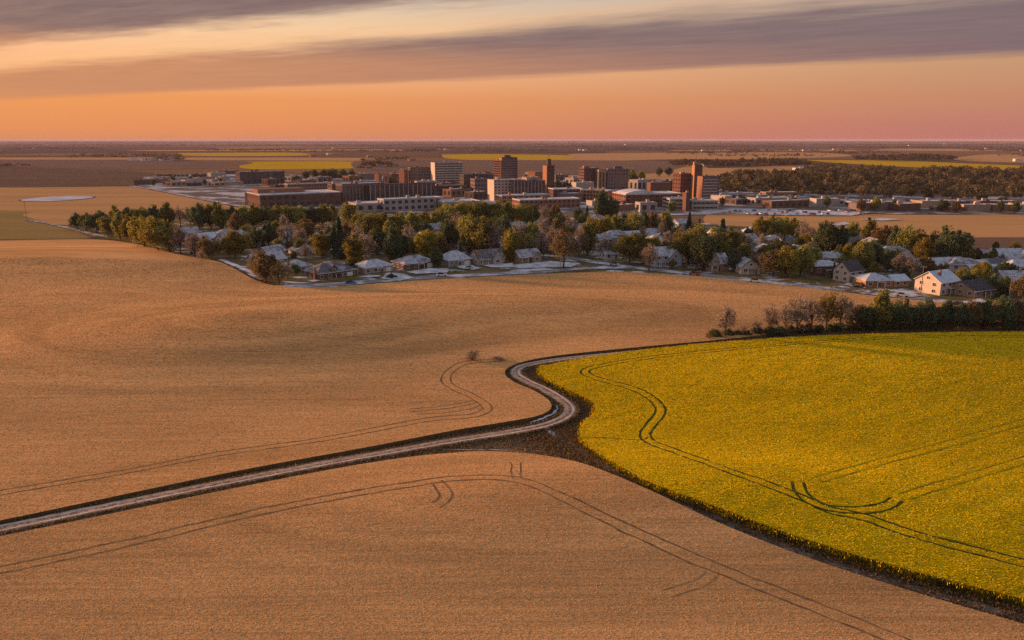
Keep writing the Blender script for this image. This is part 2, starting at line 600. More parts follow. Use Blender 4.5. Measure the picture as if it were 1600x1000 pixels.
# ---- outlines traced from the photograph, each turned into real ground distances
ROAD_PX = [(-160, 862), (0, 829), (200, 788), (400, 748), (560, 718), (700, 693), (800, 677), (850, 667), (880, 655), (891, 643), (882, 630), (852, 611),
           (822, 597), (806, 586), (812, 576), (838, 569), (890, 561.5), (1000, 551), (1100, 542), (1250, 531), (1400, 525.5), (1600, 523), (1800, 523)]
ROAD = smooth_line(pts(ROAD_PX), 1.2)
WHT, CAN = .72, 1.05
CAN_PX_F = [(845, 578), (842, 586), (857, 601), (885, 615), (917, 630), (930, 641), (925, 656), (911, 669), (907, 686), (915, 701), (950, 726), (1000, 756),
            (1050, 777), (1100, 795), (1200, 833), (1300, 867), (1400, 897), (1500, 924), (1600, 949), (1760, 994)]
CAN_PX_T = [(1780, 519), (1600, 518.5), (1450, 520), (1300, 524), (1150, 533), (1050, 542), (950, 554), (890, 564), (856, 571)]
canola = np.vstack([smooth_line(pts(CAN_PX_F), 1.0), smooth_line(pts(CAN_PX_T, CAN), 2.0)])
NEARW_PX = [(-170, 872), (0, 838), (200, 797), (400, 756), (560, 726), (640, 714), (700, 708), (760, 705), (830, 709), (895, 720), (950, 738), (1000, 759), (1100, 806),
            (1200, 848), (1300, 884), (1400, 916), (1500, 946), (1600, 975), (1750, 1020)]
nearw = np.vstack([smooth_line(pts(NEARW_PX, WHT), 1.2), [(80, 40), (-90, 40)]])
A_LOW = [(-160, 844), (0, 813), (200, 771), (400, 730), (560, 701), (700, 674), (790, 659), (838, 650), (860, 639), (858, 626), (836, 611), (802, 596), (789, 584),
         (796, 573), (830, 562), (890, 553), (1000, 542), (1100, 533)]
A_LOW2 = [(1150, 528), (1300, 512), (1450, 505), (1600, 503), (1800, 505)]
A_UP = [(1800, 500), (1600, 484), (1500, 474), (1400, 466), (1300, 454), (1200, 442), (1100, 432), (1020, 427), (960, 424), (900, 426), (800, 430), (640, 439),
        (520, 448), (445, 448), (400, 438), (345, 410), (272, 396), (205, 380), (140, 374), (0, 376), (-260, 380), (-700, 390)]
fieldA = np.vstack([smooth_line(pts(A_LOW, WHT), 1.3), smooth_line(pts(A_LOW2, WHT), 5), smooth_line(pts(A_UP, WHT), 6)])
fieldA = np.vstack([fieldA, [(-330, 110)]])

M_skirtw = mat('straw_stalks', (.10, .066, .034), .95, (.16, .105, .05), 2.0, stretch=(1, 1, .3))
sheet('wheat_field', nearw, WHT, M_wheat, 'tan ripe grain field filling the bottom of the view below the farm track', 'field', 3.0, WHT, skirt_mat=M_skirtw)
sheet('wheat_field', fieldA, WHT, M_wheat, 'broad rolling tan grain field between the farm track and the suburb', 'field', 3.2, WHT, skirt_mat=M_skirtw)
sheet('canola_field', canola, CAN, M_canbase, 'bright yellow canola field on the right inside the bend of the track', 'field', 3.0, CAN, skirt_mat=M_crack)

# farm track on its low bank, with two paler wheel ruts
road = ribbon('farm_track', ROAD, [-2.7, -1.4, -.7, 0, .7, 1.4, 2.7], [-.05, .30, .33, .37, .33, .30, -.05], M_bank, 'pale gravel farm track winding in an S between the fields', 'track')
ribbon('gravel_bed', ROAD, [-1.28, -.75, 0, .75, 1.28], [.345, .37, .40, .37, .345], M_gravel, None, None, parent=road, vary=.06)
for s in (-1, 1):
    ribbon('wheel_rut', offset_line(ROAD, .68 * s), [-.24, 0, .24], [.383, .379, .383], M_rut, None, None, parent=road, vary=.25)
# side track that leaves the bend along the canola edge
SIDE_PX = [(855, 672), (885, 690), (930, 720), (1000, 757), (1060, 786), (1100, 803), (1200, 844), (1300, 880), (1400, 911), (1500, 940), (1600, 966), (1720, 1002)]
SIDE = smooth_line(pts(SIDE_PX), 1.2)
M_sidetrack = mat('rough_track', (.20, .15, .125), .95, (.085, .060, .042), .5, lo=.35, hi=.6, detail=6, bump=.6, bscale=2)
ribbon('field_path', SIDE, [-1.25, -.5, .2, .9], [.06, .10, .10, .06], M_sidetrack, 'rough brown path between the canola and the near grain field', 'path')

# wheel tracks ------------------------------------------------------
TRACKS = []


def offset_wobble(n, amp):
    k = RNG.normal(0, amp, (n // 3 + 3, 2))
    t = np.linspace(0, len(k) - 1.001, n)
    i = t.astype(int); f = (t - i)[:, None]
    return k[i] * (1 - f) + k[i + 1] * f


def tramline(px, dz, gauge, wid, m, label, cat='wheel tracks', w=None):
    base = smooth_line(pts(px, dz), .8)
    root = link('wheel_track', None)
    root.location = (base[0][0], base[0][1], float(hz(base[0][0], base[0][1])) + dz)
    tag(root, label, cat, kind='structure')
    for s in ((-1, 1) if gauge else (0,)):
        ln = offset_line(base, s * gauge / 2)
        TRACKS.append((ln, wid, dz))
        ln = ln + offset_wobble(len(ln), .07)
        o = ribbon('rut', ln, [-wid / 2, 0, wid / 2], [dz + .03, dz + .024, dz + .03], m, None, None, parent=root, vary=.15 if len(ln) < 14 else .28)
        o.matrix_parent_inverse.translation = -root.location
    return root


tramline([(-60, 902), (0, 891), (200, 848), (400, 801), (560, 770), (640, 757), (690, 749.5), (740, 746), (790, 747), (826, 754), (860, 768), (920, 797), (980, 826), (1040, 853),
          (1100, 879), (1252, 940), (1390, 995), (1450, 1020)], WHT, 1.9, .34, M_track, 'long pair of wheel tracks arching across the near grain field')
tramline([(805, 722), (806, 735), (807, 748)], WHT, 1.5, .26, M_track, 'short double wheel mark at the crest of the near tracks')
tramline([(682, 751), (690, 762), (697, 773), (692, 782), (680, 789)], WHT, 1.9, .32, M_track, 'small hooked wheel marks below the near tracks')
tramline([(-40, 777), (0, 770), (200, 736), (350, 708), (500, 687), (660, 657), (735, 650), (760, 641), (757, 632), (742, 621), (702, 601), (697, 588), (710, 575), (727, 567),
          (765, 563.5), (790, 562)], WHT, 2.0, .32, M_track, 'long looping pair of wheel tracks in the far grain field')
tramline([(640, 641), (690, 637), (725, 631), (742, 627)], WHT, 1.6, .24, M_track, 'faint branching wheel tracks left of the loop')
tramline([(650, 648), (700, 644), (738, 638), (752, 632)], WHT, 0, .22, M_track, 'single faint wheel mark inside the loop')
tramline([(1040, 928), (1090, 912), (1112, 897)], WHT, 1.4, .16, M_track, 'short faint marks beside the near tracks toward the canola')
tramline([(1640, 526), (1450, 526), (1300, 533), (1150, 545), (1060, 554), (1000, 561), (940, 571), (918, 577), (915, 583), (935, 592), (985, 606), (1012, 618), (1030, 634), (1031, 646), (1019, 662),
          (1008, 678), (1016, 690), (1060, 707), (1140, 736), (1200, 757), (1260, 781), (1297, 797), (1347, 808), (1442, 839), (1600, 880), (1700, 905)], CAN, 1.9, .48, M_ctrack,
         'long winding pair of dark wheel tracks through the canola')
tramline([(1246, 753), (1252, 770), (1275, 787), (1310, 796), (1362, 796), (1392, 787), (1400, 780)], CAN, 1.7, .46, M_ctrack, 'dark curved turning mark in the canola')
tramline([(1276, 751), (1404, 715), (1600, 660), (1700, 632)], CAN, 1.9, .30, M_cfaint, 'upper straight pair of wheel tracks running right across the canola')
tramline([(1412, 777), (1600, 720), (1700, 690)], CAN, 1.9, .30, M_cfaint, 'lower straight pair of wheel tracks running right across the canola')
tramline([(908, 684), (950, 685), (1000, 688), (1012, 684)], CAN, 0, .4, M_ctrack, 'short dark mark from the canola tip to the winding tracks')


# ------------------------------------------------------------------ crops and verge grass (uncountable plants)
def sample_poly(poly, dens, ymax, ymin=0, xlim=None):
    lo, hi = poly.min(0), poly.max(0)
    hi[1] = min(hi[1], ymax); lo[1] = max(lo[1], ymin)
    n = int((hi[0] - lo[0]) * (hi[1] - lo[1]) * dens)
    x = RNG.uniform(lo[0], hi[0], n); y = RNG.uniform(lo[1], hi[1], n)
    ok = np.abs(x) < y * .72 + 6
    x, y = x[ok], y[ok]
    ok = inside(x, y, poly)
    return x[ok], y[ok]


def off_tracks(x, y, pad=.02):
    keep = np.ones(len(x), bool)
    for ln, w, _ in TRACKS:
        keep &= ~near_line(x, y, ln, w / 2 + pad)
    return x[keep], y[keep]


def cards(cx, cy, cz, w, h, lean=.35, up=False, tilt=.5):
    """one small quad per point: upright blades, or (up) near-level flower heads"""
    n = len(cx)
    a = RNG.uniform(0, 2 * math.pi, n)
    ux, uy = np.cos(a), np.sin(a)
    c = np.stack([cx, cy, cz], 1)
    u = np.stack([ux, uy, RNG.uniform(-.2, .2, n)], 1) * (w / 2)[:, None]
    if up:
        v = np.stack([-uy, ux, RNG.uniform(-tilt, tilt, n)], 1) * (h / 2)[:, None]
        V = np.stack([c - u - v, c + u - v, c + u + v, c - u + v], 1)
    else:
        v = np.stack([RNG.normal(0, lean, n), RNG.normal(0, lean, n), np.ones(n)], 1) * h[:, None]
        V = np.stack([c - u, c + u, c + u * .5 + v, c - u * .5 + v], 1)
    return V.reshape(-1, 3), np.arange(4 * n).reshape(n, 4)


M_wheatcrop = leaf_mat('wheat_ears', [(0, (.33, .178, .068)), (.35, (.52, .282, .107)), (.75, (.59, .325, .124)), (1, (.67, .400, .168))], 0, patch=((.41, .23, .095), .42, (.05, 1.0, 1), ROW, .6), lucent=0)
M_cancrop = leaf_mat('canola_plants', [(0, (.04, .05, .010)), (.30, (.12, .105, .010)), (.36, (.66, .445, .003)), (.8, (.77, .53, .003)), (1, (.85, .63, .02))], 0, lucent=.15,
                     patch=((.60, .42, .004), .5, (.10, 1.0, 1), ROW, .55))
M_verge = leaf_mat('verge_grass', [(0, (.045, .033, .018)), (.5, (.130, .090, .046)), (.85, (.23, .158, .082)), (1, (.36, .26, .15))], 0)


def build_crops():
    # near grain
    x, y = off_tracks(*sample_poly(nearw, 34, 150, 62), .12)
    n = len(x)
    V, F = cards(x, y, hz(x, y) + WHT + RNG.uniform(.008, .035, n), RNG.uniform(.07, .17, n), RNG.uniform(.07, .17, n), up=True, tilt=.22)
    o = link('wheat_crop', mesh_np('wheat_crop', V, F, [M_wheatcrop], var=RNG.random(n)))
    tag(o, 'dense ripe grain ears standing in the near field', 'grain crop', kind='stuff')
    # far grain, thinner with distance
    x, y = sample_poly(fieldA, 10, 330, 100)
    k = RNG.random(len(x)) < np.clip((150 / y) ** 2, .06, 1)
    x, y = off_tracks(x[k], y[k], .16)
    n = len(x)
    g = np.clip(y / 150, 1, 2.2)
    V, F = cards(x, y, hz(x, y) + WHT + RNG.uniform(.008, .035, n), RNG.uniform(.10, .24, n) * g, RNG.uniform(.10, .24, n) * g, up=True, tilt=.2)
    o = link('wheat_crop', mesh_np('wheat_crop', V, F, [M_wheatcrop], var=RNG.random(n)))
    tag(o, 'dense ripe grain ears standing in the rolling field', 'grain crop', kind='stuff')
    # canola: flower heads above, green stems along the edges and between
    x, y = sample_poly(canola, 40, 330, 80)
    k = RNG.random(len(x)) < np.clip((125 / y) ** 1.6, .2, 1)
    x, y = off_tracks(x[k], y[k], .10)
    n = len(x)
    g = np.clip(y / 125, 1, 1.8)
    lump = .05 * np.sin(x * .9 + 1.7 * np.sin(y * .33)) * np.sin(y * .8 + x * .21)
    V1, F1 = cards(x, y, hz(x, y) + CAN + RNG.uniform(.04, .15, n) + lump, RNG.uniform(.09, .22, n) * g, RNG.uniform(.09, .22, n) * g, up=True, tilt=.26)
    var1 = np.where(RNG.random(n) < .07, RNG.uniform(.05, .30, n), RNG.uniform(.36, 1, n))
    edge = np.vstack([canola, canola[:1]])
    L = np.linalg.norm(np.diff(edge, axis=0), axis=1)
    ne = 90000
    seg = RNG.choice(len(L), ne, p=L / L.sum())
    t = RNG.random((ne, 1))
    p = edge[seg] * (1 - t) + edge[seg + 1] * t + RNG.normal(0, .30, (ne, 2))
    p += RNG.normal(0, .10, (ne, 1)) * np.sin(p[:, :1] * .7)
    vis = (np.abs(p[:, 0]) < p[:, 1] * .72 + 6)
    p = p[vis]; ne = len(p)
    z0 = RNG.uniform(0, 1.0, ne)
    V2, F2 = cards(p[:, 0], p[:, 1], hz(p[:, 0], p[:, 1]) + z0, RNG.uniform(.05, .14, ne), RNG.uniform(.14, .34, ne), .2)
    var2 = np.where(z0 + RNG.normal(0, .14, ne) > .88, RNG.uniform(.36, .9, ne), RNG.uniform(0, .22, ne))
    V = np.vstack([V1, V2]); F = np.vstack([F1, F2 + len(V1)])
    o = link('canola_crop', mesh_np('canola_crop', V, F, [M_cancrop], var=np.concatenate([var1, var2])))
    tag(o, 'mass of yellow canola flowers on green stems', 'canola crop', kind='stuff')
    # verge grass beside the track and over the junction
    a = ROAD[RNG.integers(0, len(ROAD), 90000)] + RNG.normal(0, 3.4, (90000, 2))
    b = SIDE[RNG.integers(0, len(SIDE), 50000)] + RNG.normal(0, 2.2, (50000, 2))
    j = pts([(905, 672)])[0] + RNG.normal(0, 1, (16000, 2)) * [6, 9]
    p = np.vstack([a, b, j])
    p = p[(np.abs(p[:, 0]) < p[:, 1] * .72 + 6)]
    x, y = p[:, 0], p[:, 1]
    bad = inside(x, y, canola) | inside(x, y, nearw) | inside(x, y, fieldA) | (near_line(x, y, ROAD, 1.30) & ~(near_line(x, y, ROAD, .26) & (RNG.random(len(x)) < .55)))
    bad |= near_line(x, y, SIDE, .8) & (RNG.random(len(x)) < .8)
    x, y = x[~bad], y[~bad]
    n = len(x)
    h = RNG.uniform(.10, .38, n) * np.where(near_line(x, y, ROAD, .3), .3, 1)
    V, F = cards(x, y, hz(x, y) - .02 + np.where(near_line(x, y, ROAD, .3), .40, np.where(near_line(x, y, ROAD, 2.0), .24, 0)), RNG.uniform(.10, .34, n), h, .4)
    o = link('verge_grass', mesh_np('verge_grass', V, F, [M_verge], var=RNG.beta(2.2, 2.0, n)))
    tag(o, 'dark dead grass along the verges of the farm track', 'grass', kind='stuff')


build_crops()


def blob(name, px, dz, m, label, cat='snow', kind='stuff', wob=.12):
    p = pts(px, 0)
    L = []
    for a_, b_ in zip(p, np.roll(p, -1, 0)):
        n_ = max(2, int(np.linalg.norm(b_ - a_) / 1.2))
        L.append(a_ + (b_ - a_) * (np.arange(n_) / n_)[:, None])
    L = np.vstack(L)
    L = L + RNG.normal(0, wob, L.shape)
    return sheet(name, L, dz, m, label, cat, grid=6.0, kind=kind)


def snow_strip(px, wid, dz, label, wob=.25):
    ln = smooth_line(pts(px), .7)
    ln = ln + RNG.normal(0, wob * .3, ln.shape)
    t = np.linspace(0, 1, len(ln))
    w = wid * np.sin(np.pi * np.clip(t, .02, .98)) ** .5 * (1 + RNG.normal(0, .35, len(ln)))
    a, b = offset_line(ln, .5), offset_line(ln, -.5)
    d = (a - b)
    q1, q2 = ln + d * w[:, None] / 2, ln - d * w[:, None] / 2
    V = np.column_stack([np.vstack([q1, q2]), hz(*np.vstack([q1, q2]).T) + dz])
    n = len(ln); k = np.arange(n - 1)
    o = link('snow', mesh_np('snow', V, np.stack([k, k + n, k + n + 1, k + 1], 1), [M_snow]))
    tag(o, label, 'snow', kind='stuff')


snow_strip([(826, 663), (845, 657), (861, 650), (869, 643), (871, 636)], .7, .30, 'thin strip of old snow in the ditch inside the bend')
snow_strip([(826, 669), (840, 664), (850, 660)], .5, .30, 'small patch of old snow at the ditch end')
snow_strip([(700, 703), (740, 703), (775, 703.5), (800, 705)], .22, .10, 'thin line of snow along the top of the near grain field')
snow_strip([(857, 673), (862, 677), (866, 684)], 1.1, .12, 'grey slushy patch where the path meets the track')

# ------------------------------------------------------------------ land beyond: fields, roads, pond
FM = {
    'tan': field_mat('tan_field', (.46, .262, .115), (.38, .212, .097)),
    'dtan': field_mat('brown_field', (.150, .098, .070), (.120, .078, .056)),
    'mauve': field_mat('ploughed_field', (.145, .095, .078), (.19, .120, .086)),
    'dark': field_mat('dark_ploughed_field', (.075, .056, .050), (.105, .075, .062)),
    'yellow': field_mat('far_canola', (.50, .31, .012), (.40, .25, .014)),
    'green': field_mat('dull_green_field', (.23, .160, .062), (.28, .190, .078)),
}
FARF = [
    ('tan', [(-500, 300), (-500, 293), (0, 293), (190, 291.5), (240, 298), (330, 316), (420, 336), (470, 360), (110, 352), (40, 345), (0, 341), (-500, 350)], 'wide tan field around the frozen pond'),
    ('green', [(-500, 380), (-500, 326), (0, 329), (36, 337), (90, 354), (150, 371), (0, 374)], 'dull green wedge of field at the left edge'),
    ('dtan', [(-500, 291), (-500, 262), (0, 262), (215, 268), (215, 290)], 'dull brown field left of the town'),
    ('mauve', [(-500, 261), (-500, 250), (0, 250), (360, 252), (360, 260), (200, 266), (0, 260.5)], 'mauve ploughed field beyond the town on the left'),
    ('tan', [(-300, 249), (-300, 246.5), (0, 246), (300, 246), (560, 247), (560, 251), (300, 250), (0, 249.5)], 'pale tan strip of far stubble on the left'),
    ('yellow', [(278, 239), (440, 238.3), (478, 240), (470, 243), (350, 244), (280, 242)], 'thin far strip of yellow canola on the left'),
    ('yellow', [(380, 253), (480, 252), (556, 253), (556, 262), (470, 264), (380, 263)], 'yellow canola field behind the long dark hall'),
    ('dark', [(-300, 238), (-300, 229), (270, 229), (270, 238)], 'dark far ploughland on the left'),
    ('tan', [(230, 236), (230, 234.5), (640, 233.5), (640, 235.5)], 'narrow pale strip near the horizon left of the towers'),
    ('mauve', [(560, 272), (560, 252), (690, 250), (1040, 252), (1040, 268), (900, 274)], 'mauve ploughed field behind the towers'),
    ('yellow', [(690, 241.5), (760, 240.8), (880, 242.5), (898, 246), (850, 250.5), (780, 251), (700, 247.5)], 'yellow canola field behind the tallest tower'),
    ('tan', [(850, 251), (900, 246), (890, 241), (960, 239.5), (1250, 238), (1330, 243), (1230, 248), (1050, 249), (960, 251)], 'tan far field right of the tallest tower'),
    ('tan', [(800, 262), (860, 259), (1000, 257.5), (1095, 259), (1095, 279), (860, 281)], 'tan field behind the dark office pair'),
    ('tan', [(1095, 277), (1095, 264), (1180, 261), (1262, 258), (1270, 262), (1205, 272)], 'tan field right of the brick tower'),
    ('yellow', [(1258, 250), (1400, 251), (1600, 259), (1900, 266), (1900, 276), (1600, 267), (1520, 265), (1400, 260), (1300, 254)], 'long yellow canola wedge at the right above the woods'),
    ('tan', [(1490, 246), (1580, 240.5), (1900, 240), (1900, 255), (1600, 254), (1500, 250.5)], 'tan far field at the right edge'),
    ('tan', [(1050, 236), (1050, 233.5), (1260, 233), (1330, 236)], 'thin pale far strip right of centre'),
    ('tan', [(1360, 234.5), (1400, 232.5), (1520, 233), (1560, 236)], 'thin pale far strip at the far right'),
    ('dark', [(640, 237), (640, 224), (1900, 224), (1900, 232), (1300, 232), (900, 237)], 'dark belt of far ploughland near the horizon'),
    ('tan', [(1110, 366), (1110, 335), (1250, 333), (1420, 336), (1900, 335), (1900, 366), (1500, 372), (1380, 378)], 'orange tan field beyond the suburb on the right'),
    ('dtan', [(1500, 405), (1480, 376), (1600, 371), (1900, 366), (1900, 440), (1600, 410)], 'darker brown field strip behind the houses at right'),
]
for i, (c, px, lab) in enumerate(FARF):
    P = pts(px)
    P = smooth_line(np.vstack([P, P[:1]]), max(12.0, float(np.abs(P[:, 0]).mean()) * .03))[:-1]
    sheet('field', P, .06 + .03 * (i % 5), FM[c], lab, 'field', grid=max(20.0, (P.max(0) - P.min(0)).max() / 25))

SUB_PX = [(445, 450), (520, 450), (640, 441), (800, 432), (900, 428), (960, 426), (1020, 429), (1100, 434), (1200, 444), (1300, 456), (1400, 468), (1500, 477), (1600, 486), (1850, 500),
          (1850, 415), (1600, 407), (1500, 400), (1380, 380), (1250, 362), (1110, 350), (900, 338), (700, 332), (420, 332), (330, 336), (200, 342), (110, 355), (140, 372), (205, 378),
          (272, 394), (345, 408), (400, 436)]
sheet('suburb_ground', pts(SUB_PX), .30, M_lawn, 'brown and dull green lawns and yards of the suburb', 'ground', grid=14)
CITY_PX = [(215, 292), (225, 276), (360, 268), (520, 276), (700, 275), (900, 279), (1110, 280), (1200, 296), (1400, 306), (1900, 306), (1900, 334), (1420, 335), (1250, 332), (1110, 336), (900, 338), (700, 332), (420, 332), (330, 312), (250, 297)]
M_city = mat('town_ground', (.14, .112, .10), .9, (.44, .43, .47), .03, lo=.47, hi=.60, detail=6)
sheet('town_ground', pts(CITY_PX), .28, M_city, 'streets, yards and snow-dusted lots of the town', 'ground', grid=40)

# pond
pc = pts([(91, 310.5)])[0]; pe = pts([(137, 310.5)])[0]; pn = pts([(91, 306.3)])[0]
ang = np.linspace(0, 2 * np.pi, 40, endpoint=False)
pond = np.stack([pc[0] + (pe[0] - pc[0]) * np.cos(ang), pc[1] + (pn[1] - pc[1]) * np.sin(ang)], 1)
M_ice = mat('snowy_ice', (.54, .53, .59), .6, (.34, .32, .36), .05, detail=6)
sheet('pond_bank', (pond - pc) * 1.05 + pc, .22, FM['dark'], 'dark muddy rim around the frozen pond', 'bank', grid=12)
sheet('pond', pond, .32, M_ice, 'oval frozen pond whitened by snow in the tan field at left', 'pond', grid=12)


def far_road(px, wid, dz, m, label):
    ribbon('road', smooth_line(pts(px), 4.0), [-wid / 2, 0, wid / 2], [dz, dz + .02, dz], m, label, 'road')


far_road([(205, 291), (250, 298), (300, 308), (345, 317), (400, 327), (470, 334)], 6.5, .45, M_asphalt, 'pale snowy road slanting from the pond field into the town')
far_road([(40, 344), (80, 351), (110, 358), (150, 368), (170, 371)], 3.2, .5, M_asphalt, 'narrow pale lane meeting the tree belt at left')
far_road([(345, 407), (360, 413), (380, 421), (400, 430)], 2.6, .5, M_snow, 'short strip of snow along the field corner at left')
far_road([(430, 450), (520, 446), (620, 438), (700, 433), (800, 428), (870, 424)], 7, .42, M_asphalt, 'snowy frontage street between the front houses and the grain field')
far_road([(850, 400), (890, 404), (930, 411), (980, 418), (1050, 426), (1120, 433), (1200, 442), (1300, 453), (1400, 464), (1480, 473), (1560, 481), (1750, 495)], 6, .46, M_asphalt, 'grey street curving past the right-hand houses')
far_road([(870, 424), (925, 420), (985, 420)], 6, .50, M_asphalt, 'short snowy link street by the corner')
for px, lab in [
    ([(480, 423), (500, 421), (515, 428), (496, 430)], 'snow patch by the lit chimney house'), ([(595, 437), (606, 428), (632, 430), (646, 436), (625, 441)], 'snowy driveway between two low houses'),
    ([(636, 427), (672, 421), (702, 422), (700, 428), (650, 430)], 'long snowy lawn before the low wide house'), ([(712, 419), (728, 414), (752, 421), (738, 424)], 'snowy driveway of the pyramid-roofed house'),
    ([(752, 416), (800, 413), (806, 419), (770, 420)], 'snowy verge by the gabled cottage'), ([(800, 416), (860, 410), (906, 413), (895, 419), (810, 421)], 'bright snowy corner lawn'),
    ([(790, 427), (810, 423), (850, 421), (870, 423), (820, 427)], 'wide snow field beside the corner street'), ([(922, 421), (945, 417), (958, 420), (945, 423)], 'small snow patch on the street island'),
    ([(1015, 415), (1060, 418), (1068, 416), (1050, 420), (1020, 419)], 'snowy path before the pale blue house'), ([(1295, 452), (1330, 443), (1350, 445), (1330, 450), (1370, 459), (1350, 462)], 'white driveway beside the cream gabled house'),
    ([(1386, 461), (1420, 458), (1440, 465), (1410, 467)], 'snow patch before the low brick house'), ([(1500, 474), (1530, 469), (1542, 474), (1520, 478)], 'snow patch under the dark roofed garage'),
    ([(480, 441), (492, 439), (500, 441), (488, 443)], 'tiny snow patch at the street end'), ([(560, 435), (575, 431), (597, 433), (580, 436)], 'snow on the lawn of the hipped house'),
    ([(1296, 352), (1320, 348), (1330, 351), (1310, 354)], 'snow patch in the field beyond the suburb'), ([(1340, 344), (1380, 342), (1410, 344), (1380, 346)], 'long snow patch in the field near the lot'),
    ([(1130, 334), (1250, 329), (1360, 333), (1330, 338), (1200, 337)], 'snow covered parking lot at the edge of the town'),
]:
    blob('snow', px, .62, M_snowthin if len(px) > 5 else M_snow, lab, wob=.25)


# ------------------------------------------------------------------ trees
def tree_shape(kind, seed):
    """returns (trunk MB, leaf verts, leaf faces, leaf var) for a plant one unit tall"""
    rg = np.random.default_rng(seed)
    mb = MB()
    clumps = []
    if kind == 'conifer':
        mb.tube([(0, 0, 0), (0, 0, .5), (0, 0, .96)], [.022, .014, .004], 6)
        P, S = [], []
        for lv in np.linspace(.08, .98, 26):
            r = (.20 * (1 - lv) ** .85 + .012) * (1 + rg.normal(0, .08))
            k = int(10 + 26 * (1 - lv))
            a = rg.uniform(0, 2 * np.pi, k * 3)
            rr = r * rg.uniform(.25, 1.1, k * 3)
            P.append(np.stack([rr * np.cos(a), rr * np.sin(a), lv - rr * .35 + rg.normal(0, .01, k * 3)], 1))
        P = np.vstack(P)
        size = rg.uniform(.018, .040, len(P))
        var = rg.random(len(P))
    else:
        cfg = {'round': (.40, .42, .54, 52, .12), 'tall': (.29, .46, .52, 50, .12), 'wide': (.52, .40, .56, 60, .12), 'bare': (.38, .42, .56, 46, .15),
               'shrub': (.44, .44, .48, 34, .05), 'bareshrub': (.40, .42, .55, 36, .04)}[kind]
        rx, rzv, zc, nc, tz = cfg
        ph = rg.uniform(0, 6.28, 4)
        for _ in range(nc):
            d = rg.normal(0, 1, 3); d /= np.linalg.norm(d)
            d[2] = d[2] if d[2] > -.6 else -d[2]
            rad = rg.uniform(.45, .98) * (1 + .16 * math.sin(3 * math.atan2(d[1], d[0]) + ph[0]) + .10 * math.sin(5 * d[2] + ph[1]))
            clumps.append((np.array([d[0] * rx * rad, d[1] * rx * rad, zc + d[2] * rzv * rad]), rg.uniform(.12, .30) * rx * 1.1))
        clumps.append((np.array([0, 0, zc]), rx * .5))
        top = min(zc, .75)
        mb.tube([(0, 0, 0), (rg.normal(0, .01), rg.normal(0, .01), tz), (rg.normal(0, .02), rg.normal(0, .02), top)], [.030, .022, .010], 7)
        lim = clumps[:14] if kind in ('bare', 'bareshrub') else clumps[:8]
        for c, r in lim:
            z0 = rg.uniform(tz * .8, zc * .9)
            mid = np.array([c[0] * .45, c[1] * .45, (z0 + c[2]) / 2 + .02])
            mb.tube([(0, 0, z0), tuple(mid), tuple(c)], [.013, .009, .003], 5)
        if kind in ('bare', 'bareshrub'):
            for c, r in clumps:
                for _ in range(5):
                    e = c + rg.normal(0, 1, 3) * r * .75
                    s = c * np.array([.6, .6, .8]) + np.array([0, 0, .05])
                    mb.tube([tuple(s), tuple((s + e) / 2 + rg.normal(0, .01, 3)), tuple(e)], [.005, .0035, .0015], 3)
        per = {'bare': 30, 'bareshrub': 34, 'shrub': 140, 'round': 105, 'tall': 105, 'wide': 105}[kind]
        P, var = [], []
        for c, r in clumps:
            d = rg.normal(0, 1, (per, 3)); d /= np.linalg.norm(d, axis=1)[:, None]
            P.append(c + d * r * rg.uniform(.35, 1.08, (per, 1)) ** .6)
            var.append(np.clip(rg.uniform(.25, .75) + rg.normal(0, .22, per), 0, 1))
        nl = int(per * len(clumps) * .55)
        d = rg.normal(0, 1, (nl, 3)); d /= np.linalg.norm(d, axis=1)[:, None]
        lob = 1 + .20 * np.sin(3 * np.arctan2(d[:, 1], d[:, 0]) + ph[0]) + .14 * np.sin(5 * d[:, 2] + ph[1]) + .10 * np.sin(7 * np.arctan2(d[:, 1], d[:, 0]) + 4 * d[:, 2] + ph[2])
        rr = rg.uniform(.3, 1.12, nl) ** .55 * lob
        P.append(np.stack([d[:, 0] * rx * rr, d[:, 1] * rx * rr, zc + d[:, 2] * rzv * rr], 1))
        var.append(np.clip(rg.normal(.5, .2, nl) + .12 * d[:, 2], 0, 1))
        P = np.vstack(P); var = np.concatenate(var)
        size = rg.uniform(.009, .023, len(P)) * (.75 if kind in ('bare', 'bareshrub') else 1)
        ok = P[:, 2] > .02
        P, var, size = P[ok], var[ok], size[ok]
    n = len(P)
    a = rg.normal(0, 1, (n, 3)); a /= np.linalg.norm(a, axis=1)[:, None]
    b = np.cross(a, rg.normal(0, 1, (n, 3))); b /= np.linalg.norm(b, axis=1)[:, None]
    u, v = a * size[:, None], b * (size * rg.uniform(.6, 1.1, n))[:, None]
    V = np.stack([P - u - v, P + u - v, P + u + v, P - u + v], 1).reshape(-1, 3)
    return mb, V, np.arange(4 * n).reshape(n, 4), var


